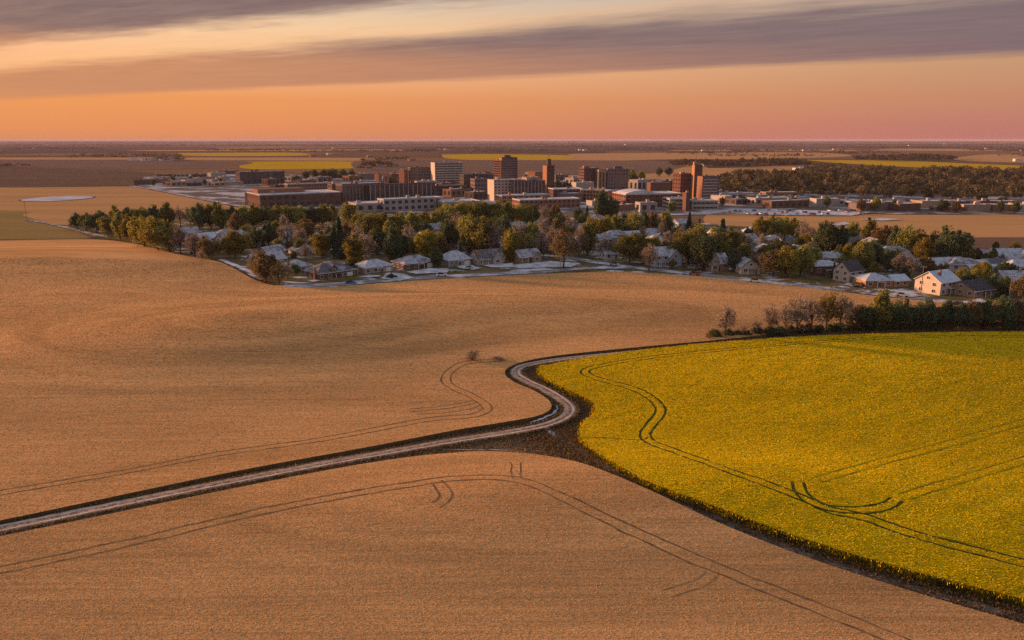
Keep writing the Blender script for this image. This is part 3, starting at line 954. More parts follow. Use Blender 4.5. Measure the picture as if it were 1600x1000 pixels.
LEAF = {
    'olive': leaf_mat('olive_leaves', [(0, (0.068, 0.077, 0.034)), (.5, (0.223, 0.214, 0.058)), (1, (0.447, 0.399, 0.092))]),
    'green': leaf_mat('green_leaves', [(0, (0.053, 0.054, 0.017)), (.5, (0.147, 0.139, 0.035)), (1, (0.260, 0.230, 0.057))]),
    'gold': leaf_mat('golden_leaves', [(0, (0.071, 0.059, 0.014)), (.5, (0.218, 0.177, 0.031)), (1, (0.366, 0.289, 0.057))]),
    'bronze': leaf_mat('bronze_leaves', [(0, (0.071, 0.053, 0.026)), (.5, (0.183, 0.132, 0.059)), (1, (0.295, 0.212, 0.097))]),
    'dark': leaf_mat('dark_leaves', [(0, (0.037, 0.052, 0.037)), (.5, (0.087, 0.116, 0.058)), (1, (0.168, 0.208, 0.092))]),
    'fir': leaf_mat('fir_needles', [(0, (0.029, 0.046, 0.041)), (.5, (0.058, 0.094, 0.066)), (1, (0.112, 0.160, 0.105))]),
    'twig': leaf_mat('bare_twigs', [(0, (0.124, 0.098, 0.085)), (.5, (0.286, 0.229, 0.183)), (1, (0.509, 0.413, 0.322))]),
}
DESC = {'olive': 'olive green broadleaf tree', 'green': 'green leafy tree', 'gold': 'golden leaved tree', 'bronze': 'bronze brown leaved tree', 'dark': 'dark green dense tree',
        'fir': 'dark pointed fir', 'twig': 'bare twiggy brown tree'}
SHAPES, TREEMESH = {}, {}


def tree_mesh(kind, seed):
    k = (kind, seed)
    if k not in SHAPES:
        mb, V, F, var = tree_shape(kind, seed)
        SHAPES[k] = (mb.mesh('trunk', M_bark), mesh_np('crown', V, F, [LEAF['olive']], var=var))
    return SHAPES[k]


TREES = []


def tree(px, py, hpx, colour, where, kind=None, z=.30, wide=1.0, desc=None, name=None):
    if kind is None:
        kind = {'fir': 'conifer', 'twig': 'bare'}.get(colour) or random.choice(['round', 'round', 'tall', 'wide'])
    x, y = (float(v) for v in ground(px, py, z))
    h = hpx * float(scale_at(x, y)) * 1.02
    t, c = tree_mesh(kind, random.randrange(4))
    nm = name or {'fir': 'fir_tree', 'twig': 'bare_tree'}.get(colour, 'broadleaf_tree')
    o = link(nm, None, loc=(x, y, z + float(hz(x, y)) - .05), rz=random.uniform(0, 6.28))
    s = h * wide * random.uniform(.78, 1.02)
    o.scale = (s, s, h)
    link('trunk', t, o)
    cr = link('crown', c, o)
    cr.material_slots[0].link = 'OBJECT'
    cr.material_slots[0].material = LEAF[colour]
    o['category'] = 'shrub' if 'shrub' in nm else 'tree'
    o['group'] = 'trees ' + where
    reg(o, desc or DESC[colour], where, px)
    TREES.append((x, y))
    return o


def trees(where, rows, **kw):
    for r in rows:
        tree(r[0], r[1], r[2], r[3], where, *(r[4:5]), **kw)


trees("in the front of the left belt", [
    (121, 360, 26, 'dark', 'round'), (136, 361, 27, 'olive', 'round'), (152, 364, 30, 'dark', 'wide'), (170, 369, 32, 'olive', 'round'), (188, 374, 40, 'olive', 'tall'), (205, 380, 42, 'gold', 'round'),
    (226, 387, 48, 'gold', 'round'), (247, 392, 50, 'gold', 'wide'), (266, 394, 44, 'olive', 'round'), (283, 397, 42, 'twig'), (305, 402, 38, 'twig'), (325, 405, 34, 'bronze', 'shrub'), (216, 376, 34, 'olive', 'round')])
trees("at the back of the left belt", [
    (160, 352, 22, 'dark', 'round'), (182, 353, 30, 'olive', 'tall'), (200, 354, 28, 'dark', 'round'), (222, 354, 30, 'olive', 'wide'), (243, 355, 32, 'dark', 'tall'), (262, 355, 36, 'olive', 'tall'),
    (282, 354, 30, 'twig'), (298, 354, 30, 'twig'), (312, 360, 40, 'dark', 'round'), (330, 358, 36, 'green', 'round'), (346, 362, 40, 'olive', 'tall'), (338, 352, 34, 'dark', 'round')])
trees("in the belt below the brick plant", [
    (362, 358, 34, 'dark', 'round'), (380, 356, 32, 'olive', 'wide'), (398, 358, 36, 'green', 'tall'), (416, 356, 34, 'dark', 'round'), (434, 358, 36, 'olive', 'round'), (452, 357, 35, 'green', 'wide'),
    (470, 358, 34, 'olive', 'round'), (488, 357, 33, 'dark', 'round'), (505, 356, 34, 'green', 'round'), (520, 352, 30, 'olive', 'tall'), (545, 350, 33, 'olive', 'round'), (371, 366, 32, 'bronze', 'round'), (445, 366, 30, 'twig')])
trees("in the belt below the shop row", [
    (563, 378, 44, 'olive', 'round'), (583, 380, 46, 'olive', 'wide'), (605, 381, 46, 'gold', 'round'), (625, 380, 44, 'olive', 'round'), (645, 370, 36, 'olive', 'wide'), (662, 366, 34, 'gold', 'round'), (682, 364, 34, 'olive', 'round'),
    (702, 362, 40, 'olive', 'wide'), (720, 360, 42, 'gold', 'round'), (740, 358, 42, 'olive', 'round'), (758, 358, 40, 'green', 'wide'), (776, 358, 41, 'olive', 'round'), (795, 356, 38, 'green', 'round'), (815, 354, 34, 'olive', 'wide'),
    (832, 352, 30, 'dark', 'round'), (850, 350, 28, 'twig'), (868, 349, 27, 'bronze', 'round'), (632, 362, 26, 'dark', 'round'), (690, 352, 30, 'dark', 'round')])
trees("behind the front houses at left", [
    (355, 398, 30, 'twig'), (400, 388, 32, 'dark', 'round'), (420, 385, 36, 'dark', 'tall'), (450, 388, 40, 'twig'), (478, 382, 38, 'bronze', 'round'), (470, 394, 36, 'twig'), (430, 375, 28, 'green', 'round'), (540, 386, 36, 'bronze', 'round'),
    (560, 396, 42, 'twig'), (590, 398, 40, 'dark', 'round'), (640, 396, 42, 'twig'), (610, 390, 44, 'olive', 'tall'), (700, 392, 46, 'dark', 'round'), (715, 386, 52, 'twig')])
trees('among the front houses of the suburb', [
    (368, 404, 41, 'gold', 'wide'), (416, 440, 46, 'bronze', 'shrub'), (436, 446, 34, 'bronze', 'bareshrub'), (400, 428, 34, 'twig', 'bareshrub'), (504, 402, 40, 'gold', 'round'), (532, 404, 63, 'fir'), (527, 402, 50, 'dark', 'tall'),
    (555, 418, 50, 'gold', 'tall'), (572, 412, 46, 'twig'), (614, 412, 54, 'dark', 'tall'), (626, 408, 46, 'dark', 'round'), (668, 404, 44, 'gold', 'wide'), (648, 402, 30, 'olive', 'round'), (690, 404, 32, 'bronze', 'round'),
    (684, 418, 30, 'dark', 'tall'), (735, 398, 60, 'olive', 'tall'), (755, 400, 58, 'olive', 'round'), (775, 402, 50, 'twig'), (798, 408, 48, 'gold', 'tall'), (806, 404, 40, 'bronze', 'round'), (612, 436, 10, 'dark', 'shrub'),
    (845, 404, 40, 'twig'), (866, 402, 46, 'twig'), (880, 420, 60, 'bronze', 'bare'), (905, 402, 44, 'twig'), (918, 400, 48, 'green', 'tall'), (548, 428, 22, 'dark', 'shrub'), (462, 430, 20, 'dark', 'shrub'), (450, 438, 26, 'twig', 'bareshrub')])
trees("in the middle of the suburb", [
    (726, 390, 50, 'olive', 'round'), (785, 380, 40, 'dark', 'round'), (812, 384, 36, 'twig'), (832, 384, 34, 'olive', 'round'), (850, 376, 32, 'twig'), (870, 384, 40, 'bronze', 'round'), (890, 376, 36, 'twig'), (912, 364, 30, 'dark', 'round'),
    (926, 376, 34, 'gold', 'wide'), (945, 378, 38, 'gold', 'round'), (962, 374, 36, 'olive', 'tall'), (917, 350, 28, 'fir'), (905, 350, 24, 'dark', 'round'), (940, 346, 42, 'dark', 'tall'), (955, 346, 36, 'dark', 'round'), (975, 366, 30, 'dark', 'tall'),
    (990, 368, 34, 'olive', 'round'), (1006, 366, 34, 'dark', 'tall'), (1018, 364, 32, 'bronze', 'round'), (1040, 360, 30, 'olive', 'round'), (1034, 372, 26, 'twig'), (880, 362, 24, 'dark', 'round'), (862, 362, 22, 'bronze', 'round')])
trees('around the pale blue house', [
    (944, 404, 32, 'twig'), (958, 404, 30, 'twig'), (984, 412, 46, 'green', 'wide'), (1006, 412, 44, 'green', 'round'), (1022, 404, 34, 'olive', 'round'), (1042, 398, 36, 'twig'), (1062, 394, 34, 'bronze', 'round'), (1076, 414, 52, 'green', 'wide'),
    (1098, 422, 56, 'dark', 'round'), (1088, 406, 52, 'olive', 'round'), (1118, 412, 52, 'olive', 'round'), (1126, 406, 62, 'fir'), (1140, 402, 46, 'olive', 'round'), (1076, 366, 34, 'fir'), (1092, 368, 26, 'fir'), (1056, 384, 30, 'dark', 'round'),
    (1146, 424, 34, 'dark', 'tall'), (1156, 396, 30, 'bronze', 'round'), (1170, 402, 34, 'twig'), (1014, 424, 42, 'twig')])
trees('behind the white gabled cottage', [
    (1176, 372, 20, 'fir'), (1188, 374, 34, 'gold', 'round'), (1206, 372, 35, 'olive', 'round'), (1222, 374, 34, 'olive', 'wide'), (1240, 376, 34, 'gold', 'round'), (1254, 380, 34, 'twig'), (1168, 378, 22, 'dark', 'round'), (1190, 396, 30, 'twig'),
    (1208, 432, 42, 'bronze', 'wide'), (1228, 434, 46, 'gold', 'round'), (1250, 432, 46, 'olive', 'round'), (1262, 420, 38, 'olive', 'round'), (1214, 402, 28, 'dark', 'round'), (1180, 424, 30, 'twig'), (1266, 388, 32, 'twig'), (1246, 396, 26, 'dark', 'round')])
trees("around the cream gabled houses", [
    (1282, 400, 48, 'dark', 'tall'), (1297, 402, 50, 'dark', 'round'), (1312, 402, 48, 'dark', 'tall'), (1330, 378, 30, 'olive', 'round'), (1356, 390, 46, 'olive', 'tall'), (1344, 424, 46, 'olive', 'round'), (1362, 420, 42, 'dark', 'round'),
    (1378, 396, 42, 'bronze', 'round'), (1396, 402, 46, 'dark', 'tall'), (1414, 404, 48, 'olive', 'round'), (1432, 408, 48, 'green', 'tall'), (1440, 414, 40, 'gold', 'round'), (1456, 404, 42, 'bronze', 'tall'), (1474, 414, 56, 'dark', 'tall'),
    (1490, 416, 54, 'dark', 'round'), (1502, 418, 42, 'dark', 'round'), (1404, 432, 36, 'twig'), (1422, 434, 34, 'twig'), (1450, 432, 28, 'bronze', 'round'), (1532, 442, 32, 'gold', 'wide'), (1560, 438, 26, 'dark', 'fir' and 'round'),
    (1386, 424, 34, 'dark', 'round'), (1552, 460, 30, 'dark', 'shrub'), (1568, 466, 34, 'dark', 'tall'), (1590, 470, 36, 'bronze', 'round'), (1512, 448, 22, 'dark', 'round'), (1470, 446, 24, 'twig')])
# smaller yard trees scattered between the houses
rt = random.Random(21)
for lo_, hi_, y0_, y1_, n_, wh_ in [(300, 700, 366, 410, 48, 'in yards of the left suburb'), (700, 1010, 354, 404, 56, 'in yards of the central suburb'), (1010, 1290, 364, 420, 46, 'in yards before the town lot'), (1290, 1600, 388, 448, 52, 'in yards at the right edge')]:
    for i in range(n_):
        px_ = lo_ + (hi_ - lo_) * (i + rt.random()) / n_
        tree(px_, rt.uniform(y0_, y1_), rt.uniform(12, 27), rt.choice(['twig', 'olive', 'gold', 'green', 'dark', 'olive', 'bronze', 'fir', 'twig']), wh_)
# shrub row between canola and far field
for px, py, hp, col, kd in [(1108, 532, 16, 'bronze', 'bareshrub'), (1133, 529, 50, 'twig', 'bare'), (1160, 527, 20, 'twig', 'bareshrub'), (1180, 525, 26, 'twig', 'bareshrub'), (1203, 524, 48, 'twig', 'bare'), (1226, 522, 46, 'twig', 'bareshrub'),
                            (1245, 521, 60, 'twig', 'bare'), (1268, 520, 54, 'twig', 'bareshrub'), (1290, 519, 62, 'gold', 'bare'), (1312, 518, 58, 'twig', 'bare'), (1330, 517, 44, 'bronze', 'bareshrub'),
                            (1350, 517, 44, 'dark', 'shrub'), (1372, 516, 60, 'olive', 'tall'), (1388, 516, 44, 'dark', 'shrub'), (1408, 515, 46, 'dark', 'shrub'), (1428, 515, 40, 'dark', 'shrub'), (1444, 514, 48, 'dark', 'shrub'),
                            (1462, 514, 40, 'dark', 'shrub'), (1480, 514, 46, 'dark', 'shrub'), (1498, 513, 38, 'dark', 'shrub'), (1516, 513, 44, 'bronze', 'shrub'), (1534, 513, 46, 'dark', 'shrub'), (1550, 513, 40, 'bronze', 'bareshrub'),
                            (1566, 513, 50, 'dark', 'shrub'), (1584, 513, 46, 'bronze', 'shrub'), (1600, 513, 48, 'dark', 'shrub'), (1622, 513, 48, 'dark', 'shrub'), (1644, 513, 44, 'dark', 'shrub'),
                            (1400, 511, 40, 'bronze', 'bareshrub'), (1436, 510, 36, 'dark', 'shrub'), (1474, 510, 38, 'twig', 'bareshrub'), (1510, 509, 36, 'dark', 'shrub'), (1360, 512, 36, 'bronze', 'bareshrub'), (1544, 509, 38, 'twig', 'bareshrub'), (1580, 509, 40, 'dark', 'shrub')]:
    d = {'twig': 'bare brown shrub', 'bronze': 'rusty brown shrub', 'dark': 'dark dense evergreen shrub', 'gold': 'thin golden tipped shrub', 'olive': 'tall olive shrub'}[col]
    tree(px, py, hp, col, 'in the hedgerow above the canola', kd, z=.0, wide=1.0 if kd != 'shrub' else .9, desc=d, name='shrub')
# low dark scrub at the foot of the hedgerow
for i, px in enumerate(range(1120, 1660, 16)):
    tree(px + random.uniform(-4, 4), 530 - 15 * min(1, (px - 1120) / 250) - random.uniform(0, 3), random.uniform(11, 17), random.choice(['dark', 'dark', 'bronze']), 'low at the foot of the hedgerow', 'shrub', z=.0, wide=1.5, desc='low dark scrub bush', name='shrub')
# lone straggly bush in the far grain field
tree(738, 566, 22, 'twig', 'standing alone in the rolling grain field', 'bareshrub', z=.1, wide=1.6, desc='straggly bare bush', name='shrub')
tree(778, 564, 7, 'twig', 'by the end of the looping tracks', 'bareshrub', z=.5, wide=4.5, desc='low dark weed clump', name='shrub')

# ------------------------------------------------------------------ houses
ROOFM = {
    'snow': mat('snow_dusted_shingles', (.40, .41, .46), .8, (.15, .14, .16), .45, lo=.38, hi=.64, detail=6),
    'pale': mat('pale_snowy_roof', (.44, .47, .54), .8, (.26, .27, .31), .5, lo=.4, hi=.7),
    'grey': mat('grey_shingles', (.12, .115, .13), .85, (.30, .30, .34), .4, lo=.45, hi=.68, detail=6),
    'dark': mat('dark_shingles', (.055, .052, .062), .8, (.09, .085, .095), 1.5),
    'blue': mat('blue_metal_roof', (.34, .42, .52), .45, (.48, .54, .62), .4, spec=.5),
}
WALLM = {}
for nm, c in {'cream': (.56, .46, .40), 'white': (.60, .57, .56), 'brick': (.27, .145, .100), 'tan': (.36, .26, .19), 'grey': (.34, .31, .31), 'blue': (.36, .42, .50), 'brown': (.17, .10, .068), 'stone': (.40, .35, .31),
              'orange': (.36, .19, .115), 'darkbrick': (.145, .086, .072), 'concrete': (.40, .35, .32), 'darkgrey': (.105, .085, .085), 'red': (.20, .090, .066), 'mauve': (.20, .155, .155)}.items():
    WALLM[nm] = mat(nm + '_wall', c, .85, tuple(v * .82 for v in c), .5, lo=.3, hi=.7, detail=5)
UNIT = {}


def window_meshes(w, h):
    w, h = w * 1.25, h * 1.12
    k = (round(w, 2), round(h, 2))
    if k not in UNIT:
        f = MB()
        t = .10
        f.box(-w / 2, w / 2, -.07, .03, -h / 2, -h / 2 + t).box(-w / 2, w / 2, -.07, .03, h / 2 - t, h / 2)
        f.box(-w / 2, -w / 2 + t, -.067, .03, -h / 2 + t, h / 2 - t).box(w / 2 - t, w / 2, -.067, .03, -h / 2 + t, h / 2 - t)
        f.box(-.03, .03, -.06, .03, -h / 2 + t, h / 2 - t)
        p = MB().box(-w / 2 + t * .6, w / 2 - t * .6, -.035, .03, -h / 2 + t * .6, h / 2 - t * .6)
        UNIT[k] = (f.mesh('window', M_white), p.mesh('pane', M_glass))
    return UNIT[k]


def add_window(root, x, y, z, face, w=1.1, h=1.3, sub=True):
    f, p = window_meshes(w, h)
    o = link('window', f, root, (x, y, z), {'front': 0, 'left': -math.pi / 2, 'right': math.pi / 2}[face])
    link('pane', p, o)
    return o


def frame3(px0, px1, px2, pyb, phi, z=.3):
    """corner position, heading, front width and side depth of a box whose near corner is px1 and whose visible ends are px0 (side) and px2 (front)"""
    x, y = (float(v) for v in ground(px1, pyb, z))
    s = float(scale_at(x, y))
    al = math.atan2(x, y)
    ph = R(phi)
    return x, y, s, ph - al, (px2 - px1) * s / math.cos(ph), max(px1 - px0, 0) * s / math.sin(ph)


def house(px0, px1, px2, pyb, wall, roof, eave, label=None, where=None, desc=None, phi=35, ridge='x', rise=None, hip=False, dep=None, chim=None, dormer=False, wing=None, storeys=None, door=True, z=.3, rows=True):
    x, y, s, rz, w, d = frame3(px0, px1, px2, pyb, phi, z)
    if dep:
        d = dep
    w, d = max(w, 5), max(min(d, 16), 5)
    root = link('house', None, loc=(x, y, z), rz=rz)
    root['category'] = 'house'
    root['group'] = 'houses of the suburb'
    storeys = storeys or (2 if eave > 4 else 1)
    k = (d if ridge == 'x' else w) / 2
    rise = rise or k * .62
    wm, rm = WALLM[wall], ROOFM[roof]
    o_, t_ = .45, .20
    mb = MB(); rf = MB()
    if hip:
        mb.box(0, w, 0, d, -.2, eave)
        r0 = min(w, d) / 2 * .92
        if w >= d:
            A, B = (r0, d / 2), (w - r0, d / 2)
        else:
            A, B = (w / 2, r0), (w / 2, d - r0)
        b0 = [(-o_, -o_), (w + o_, -o_), (w + o_, d + o_), (-o_, d + o_)]
        e = eave + .01
        vs = [(p[0], p[1], e) for p in b0] + [(p[0], p[1], e + t_) for p in b0] + [(A[0], A[1], e + t_ + rise), (B[0], B[1], e + t_ + rise)]
        fs = [(3, 2, 1, 0), (0, 1, 5, 4), (1, 2, 6, 5), (2, 3, 7, 6), (3, 0, 4, 7)]
        fs += [(4, 5, 9, 8), (6, 7, 8, 9), (5, 6, 9), (7, 4, 8)] if w >= d else [(4, 5, 8), (6, 7, 9), (5, 6, 9, 8), (7, 4, 8, 9)]
        rf.poly(vs, fs)
    else:
        sl_ = rise / k
        lift = .006
        if ridge == 'x':
            mb.prism_x([(0, -.2), (d, -.2), (d, eave), (d / 2, eave + rise), (0, eave)], 0, w)
            sec = [(-o_, eave - o_ * sl_ + lift), (d / 2, eave + rise + lift), (d + o_, eave - o_ * sl_ + lift), (d + o_, eave - o_ * sl_ + t_), (d / 2, eave + rise + t_ * 1.2), (-o_, eave - o_ * sl_ + t_)]
            rf.prism_x(sec, -o_, w + o_)
        else:
            mb.prism_y([(0, -.2), (w, -.2), (w, eave), (w / 2, eave + rise), (0, eave)], 0, d)
            sec = [(-o_, eave - o_ * sl_ + lift), (w / 2, eave + rise + lift), (w + o_, eave - o_ * sl_ + lift), (w + o_, eave - o_ * sl_ + t_), (w / 2, eave + rise + t_ * 1.2), (-o_, eave - o_ * sl_ + t_)]
            rf.prism_y(sec, -o_, d + o_)
    link('wall', mb.mesh('wall', wm), root)
    ro = link('roof', rf.mesh('roof', rm), root)
    sth = eave / storeys
    for st in range(storeys):
        zc = sth * (st + .55)
        nf = max(2, int(w / 3.2))
        dpos = nf // 2 if (st == 0 and door) else -1
        for i in range(nf):
            xx = w * (i + .5) / nf
            if i == dpos:
                dm = MB().box(xx - .5, xx + .5, -.06, .03, .05, 2.15)
                do = link('door', dm.mesh('door', WALLM['brown']), root)
                link('handle', MB().box(xx + .33, xx + .40, -.11, -.055, 1.0, 1.12).mesh('handle', M_white), do)
                continue
            add_window(root, xx, 0, zc, 'front', 1.3, 1.25)
        nl = max(1, int(d / 3.4))
        for i in range(nl):
            add_window(root, 0, d * (i + .5) / nl, zc, 'left', 1.2, 1.25)
    if not hip and rise > 2.0:
        if ridge == 'x':
            add_window(root, 0, d / 2, eave + rise * .32, 'left', 1.1, 1.1)
        else:
            add_window(root, w / 2, 0, eave + rise * .32, 'front', 1.1, 1.1)
    if chim:
        cx, cy, ch = chim
        zt = eave + rise + ch
        c = link('chimney', MB().box(w * cx - .45, w * cx + .45, d * cy - .35, d * cy + .35, eave * .3, zt).mesh('chimney', WALLM['brick']), ro)
    if dormer:
        dw = min(3.2, w * .3)
        dx = w * .42
        db = MB().prism_y([(dx - dw / 2, eave), (dx + dw / 2, eave), (dx + dw / 2, eave + 1.3), (dx, eave + 1.3 + dw * .45), (dx - dw / 2, eave + 1.3)], .25, d * .45)
        dr = link('dormer', db.mesh('dormer', wm), root)
        q = eave + 1.3
        sec = [(dx - dw / 2 - .3, q - .27), (dx, q + dw * .45 + .01), (dx + dw / 2 + .3, q - .27), (dx + dw / 2 + .3, q - .08), (dx, q + dw * .45 + .22), (dx - dw / 2 - .3, q - .08)]
        link('dormer_roof', MB().prism_y(sec, -.05, d * .45).mesh('dormer_roof', rm), dr)
        add_window(root, dx, .25, eave + .8, 'front', 1.2, 1.0)
    if wing:   # projecting gable-fronted wing: (x0, x1, out, eave, rise)
        a, b, out, e2, r2 = wing
        a, b = a * w, b * w
        g = MB().prism_y([(a, -.2), (b, -.2), (b, e2), ((a + b) / 2, e2 + r2), (a, e2)], -out, .5)
        wg = link('wing', g.mesh('wing', wm), root)
        sl2 = r2 / ((b - a) / 2)
        sec = [(a - .35, e2 - .35 * sl2 + .006), ((a + b) / 2, e2 + r2 + .006), (b + .35, e2 - .35 * sl2 + .006), (b + .35, e2 - .35 * sl2 + .18), ((a + b) / 2, e2 + r2 + .24), (a - .35, e2 - .35 * sl2 + .18)]
        link('wing_roof', MB().prism_y(sec, -out - .35, d * .4).mesh('wing_roof', rm), wg)
        add_window(root, (a + b) / 2, -out, min(e2 * .6, 1.6), 'front', 1.6, 1.3)
        if e2 > 3.6:
            add_window(root, (a + b) / 2, -out, e2 + .2, 'front', 1.2, 1.2)
    gz = eave - (.0 if hip else o_ * rise / k * (1 if ridge == 'x' else 0))
    if hip or ridge == 'x':
        link('gutter', MB().box(-o_, w + o_, -o_ - .13, -o_ - .004, gz - .06, gz + .10).mesh('gutter', M_white), ro)
    if label and w > 11 and not wing:
        gx = w * .82
        gd = link('garage_door', MB().box(gx - 1.3, gx + 1.3, -.14, .02, .02, 2.2).mesh('garage_door', WALLM['white']), root)
        for q in range(4):
            link('panel', MB().box(gx - 1.2, gx + 1.2, -.17, -.138, .08 + q * .53, .54 + q * .53).mesh('panel', M_white), gd)
    if label and w > 8:
        pxx = w * .5 if not wing else w * .2
        pc_ = link('porch', MB().box(pxx - 1.6, pxx + 1.6, -1.5, -.02, 2.35, 2.52).mesh('porch', rm), root)
        for q in (-1.45, 1.45):
            link('porch_post', MB().box(pxx + q - .07, pxx + q + .07, -1.42, -1.28, -.1, 2.35).mesh('porch_post', M_white), pc_)
    link('vent_pipe', MB().tube([(w * .62, d * .56, eave), (w * .62, d * .56, eave + rise + .35)], [.09, .09], 6).mesh('vent_pipe', WALLM['grey']), ro)
    if label:
        root['label'] = label
    else:
        reg(root, desc, where, px1)
    return root


H = house
H(388, 400, 447, 412, 'grey', 'pale', 2.8, 'long low grey house with pale snowy roof at the left field corner', phi=30, dep=9, rise=2.6)
H(449, 457, 488, 424, 'tan', 'snow', 2.9, 'tan hip-roofed house with snow beside the lit chimney house', phi=30, hip=True, dep=10, rise=2.2, chim=(.0, .3, .3))
H(488, 497, 558, 437, 'brown', 'grey', 3.0, 'large brown hip-roofed house with dormer and sunlit brick chimney', phi=30, hip=True, dep=12, rise=3.0, chim=(-.03, .1, -.6), dormer=True)
H(563, 570, 615, 428, 'stone', 'pale', 2.9, 'low stone coloured house with smooth blue-white roof', phi=30, hip=True, dep=10, rise=2.3)
H(623, 632, 681, 422, 'darkbrick', 'snow', 2.8, 'wide dark brick house with broad snowy hip roof and long white lawn', phi=30, hip=True, dep=11, rise=2.6)
H(693, 700, 737, 417, 'grey', 'pale', 2.9, 'square house with pale pyramid roof', phi=30, hip=True, dep=9.5, rise=3.4)
H(741, 748, 789, 415, 'stone', 'grey', 2.9, 'stone cottage with steep front gables', phi=30, dep=9, rise=3.4, wing=(.5, .85, 1.5, 3.0, 3.6), chim=(.05, .2, .4))
H(806, 812, 846, 411, 'tan', 'snow', 2.8, 'small tan gable-fronted house by the bright snowy corner lawn', phi=28, dep=9, rise=2.6, wing=(.55, .95, 1.2, 2.8, 2.2))
H(941, 946, 968, 406, 'white', 'snow', 2.8, 'small white house beside the curving street', phi=28, dep=7, rise=2.4)
H(1016, 1024, 1066, 418, 'blue', 'pale', 5.2, 'pale blue two-storey house behind the street lamp', phi=30, dep=10, rise=3.0, wing=(.45, .9, 1.4, 4.6, 3.0))
H(1100, 1108, 1138, 424, 'tan', 'snow', 3.4, 'tan house with steep narrow snowy gable', phi=32, dep=9, rise=3.4, wing=(.05, .4, 1.0, 4.2, 3.6))
H(1152, 1157, 1186, 429, 'cream', 'snow', 3.2, 'small white cottage with gable front facing the field', phi=18, ridge='y', dep=9, rise=2.8)
H(1264, 1272, 1312, 431, 'darkbrick', 'pale', 4.0, 'brown house with flat pale roof behind the bronze trees', phi=30, dep=9, rise=1.6, hip=True)
H(1301, 1326, 1346, 442, 'cream', 'dark', 4.6, 'cream two-storey house with steep gable and grey side', phi=52, dep=7.6, rise=3.4)
H(1344, 1352, 1391, 450, 'orange', 'pale', 2.8, 'low orange brick house with pale hip roof', phi=30, hip=True, dep=10, rise=2.0)
H(1386, 1396, 1417, 449, 'tan', 'blue', 2.6, 'small tan garage with blue roof', phi=45, dep=6, rise=1.6, door=False)
H(1429, 1468, 1493, 462, 'cream', 'blue', 4.8, 'cream two-storey house with blue roof and front gables', phi=58, dep=10, rise=3.2, chim=(.3, .3, .5))
H(1486, 1522, 1549, 466, 'tan', 'dark', 2.7, 'tan bungalow with low dark roof', phi=55, dep=11, rise=2.6)
H(1568, 1577, 1616, 464, 'grey', 'snow', 2.8, 'grey house with snowy roof at the right edge', phi=32, dep=9, rise=2.4)
H(1560, 1568, 1600, 446, 'white', 'snow', 2.8, 'white low house behind the golden tree at the right edge', phi=30, dep=9, rise=2.2)
# rows of half-hidden houses behind
wl = ['white', 'grey', 'tan', 'cream', 'white', 'blue', 'stone', 'darkbrick', 'cream', 'brown']
BACKH = [('in the second row of the suburb', [(296, 386), (330, 392), (352, 385), (418, 400), (462, 398), (515, 398), (592, 396), (640, 394), (682, 390), (716, 392), (760, 386), (826, 392), (856, 396), (896, 394), (930, 390), (1046, 396), (1080, 398), (1180, 402), (1215, 398),
                                             (1240, 404), (1340, 404), (1378, 412), (1430, 424), (1462, 424), (1505, 428), (1540, 424), (1580, 428)]),
         ('in the third row of the suburb', [(290, 372), (345, 374), (385, 382), (408, 376), (436, 388), (478, 384), (530, 378), (572, 376), (655, 380), (690, 376), (770, 372), (808, 376), (838, 372), (866, 378), (890, 366), (912, 372), (1000, 380), (1030, 382), (1068, 376),
                                            (1118, 380), (1150, 386), (1200, 384), (1262, 392), (1320, 388), (1350, 398), (1402, 394), (1455, 410), (1520, 410), (1556, 410), (1590, 412)]),
         ('in yards between the tree rows', [(312, 380), (372, 378), (448, 376), (500, 388), (548, 388), (604, 372), (624, 388), (668, 372), (704, 382), (742, 378), (782, 392), (796, 384), (818, 384), (848, 386), (878, 390), (880, 372), (900, 384), (948, 382), (964, 392), (976, 376), (1016, 392), (1052, 386), (1096, 390), (1132, 396), (1164, 392), (1226, 388), (1284, 412), (1300, 398), (1366, 402), (1392, 404), (1416, 414), (1444, 416), (1484, 432), (1520, 436), (1572, 418)]),
         ('in the back row of the suburb', [(520, 366), (560, 362), (600, 360), (800, 362), (828, 360), (850, 356), (905, 356), (925, 358), (950, 358), (985, 352), (1030, 354), (1060, 356), (1012, 372), (1168, 370), (1330, 378)])]
for where, L in BACKH:
    for px, py in L:
        wv = random.choice(wl)
        s = float(scale_at(*(float(v) for v in ground(px, py, .3))))
        wpx = random.uniform(8, 12) / s
        rn = random.choice(['snow', 'snow', 'pale', 'grey', 'snow', 'blue'])
        H(px - 4, px, px + wpx, py, wv, rn, random.choice([2.8, 2.8, 3.0, 5.0]), where=where, desc=f"{wv if wv != 'darkbrick' else 'dark brick'} house with {dict(snow='snow-dusted', pale='pale', grey='grey', blue='blue')[rn]} roof",
          phi=random.uniform(22, 48), dep=random.uniform(6.5, 8.5), hip=random.random() < .4, rise=random.uniform(1.8, 3.0), ridge=random.choice('xxy'))


# ------------------------------------------------------------------ town buildings
M_roofsnow = mat('snowy_flat_roof', (.54, .53, .57), .8, (.30, .27, .27), .1, lo=.45, hi=.7)
M_rooftar = mat('dark_flat_roof', (.15, .125, .12), .9, (.24, .21, .20), .1)
M_parapet = mat('snow_capped_parapet', (.52, .50, .52), .7, (.34, .31, .31), .4)
PANEU = {}


def strip_mesh(w, h, m, name):
    k = (round(w, 2), round(h, 2), m.name)
    if k not in PANEU:
        PANEU[k] = MB().box(-w / 2, w / 2, -.05, .06, -h / 2, h / 2).mesh(name, m)
    return PANEU[k]


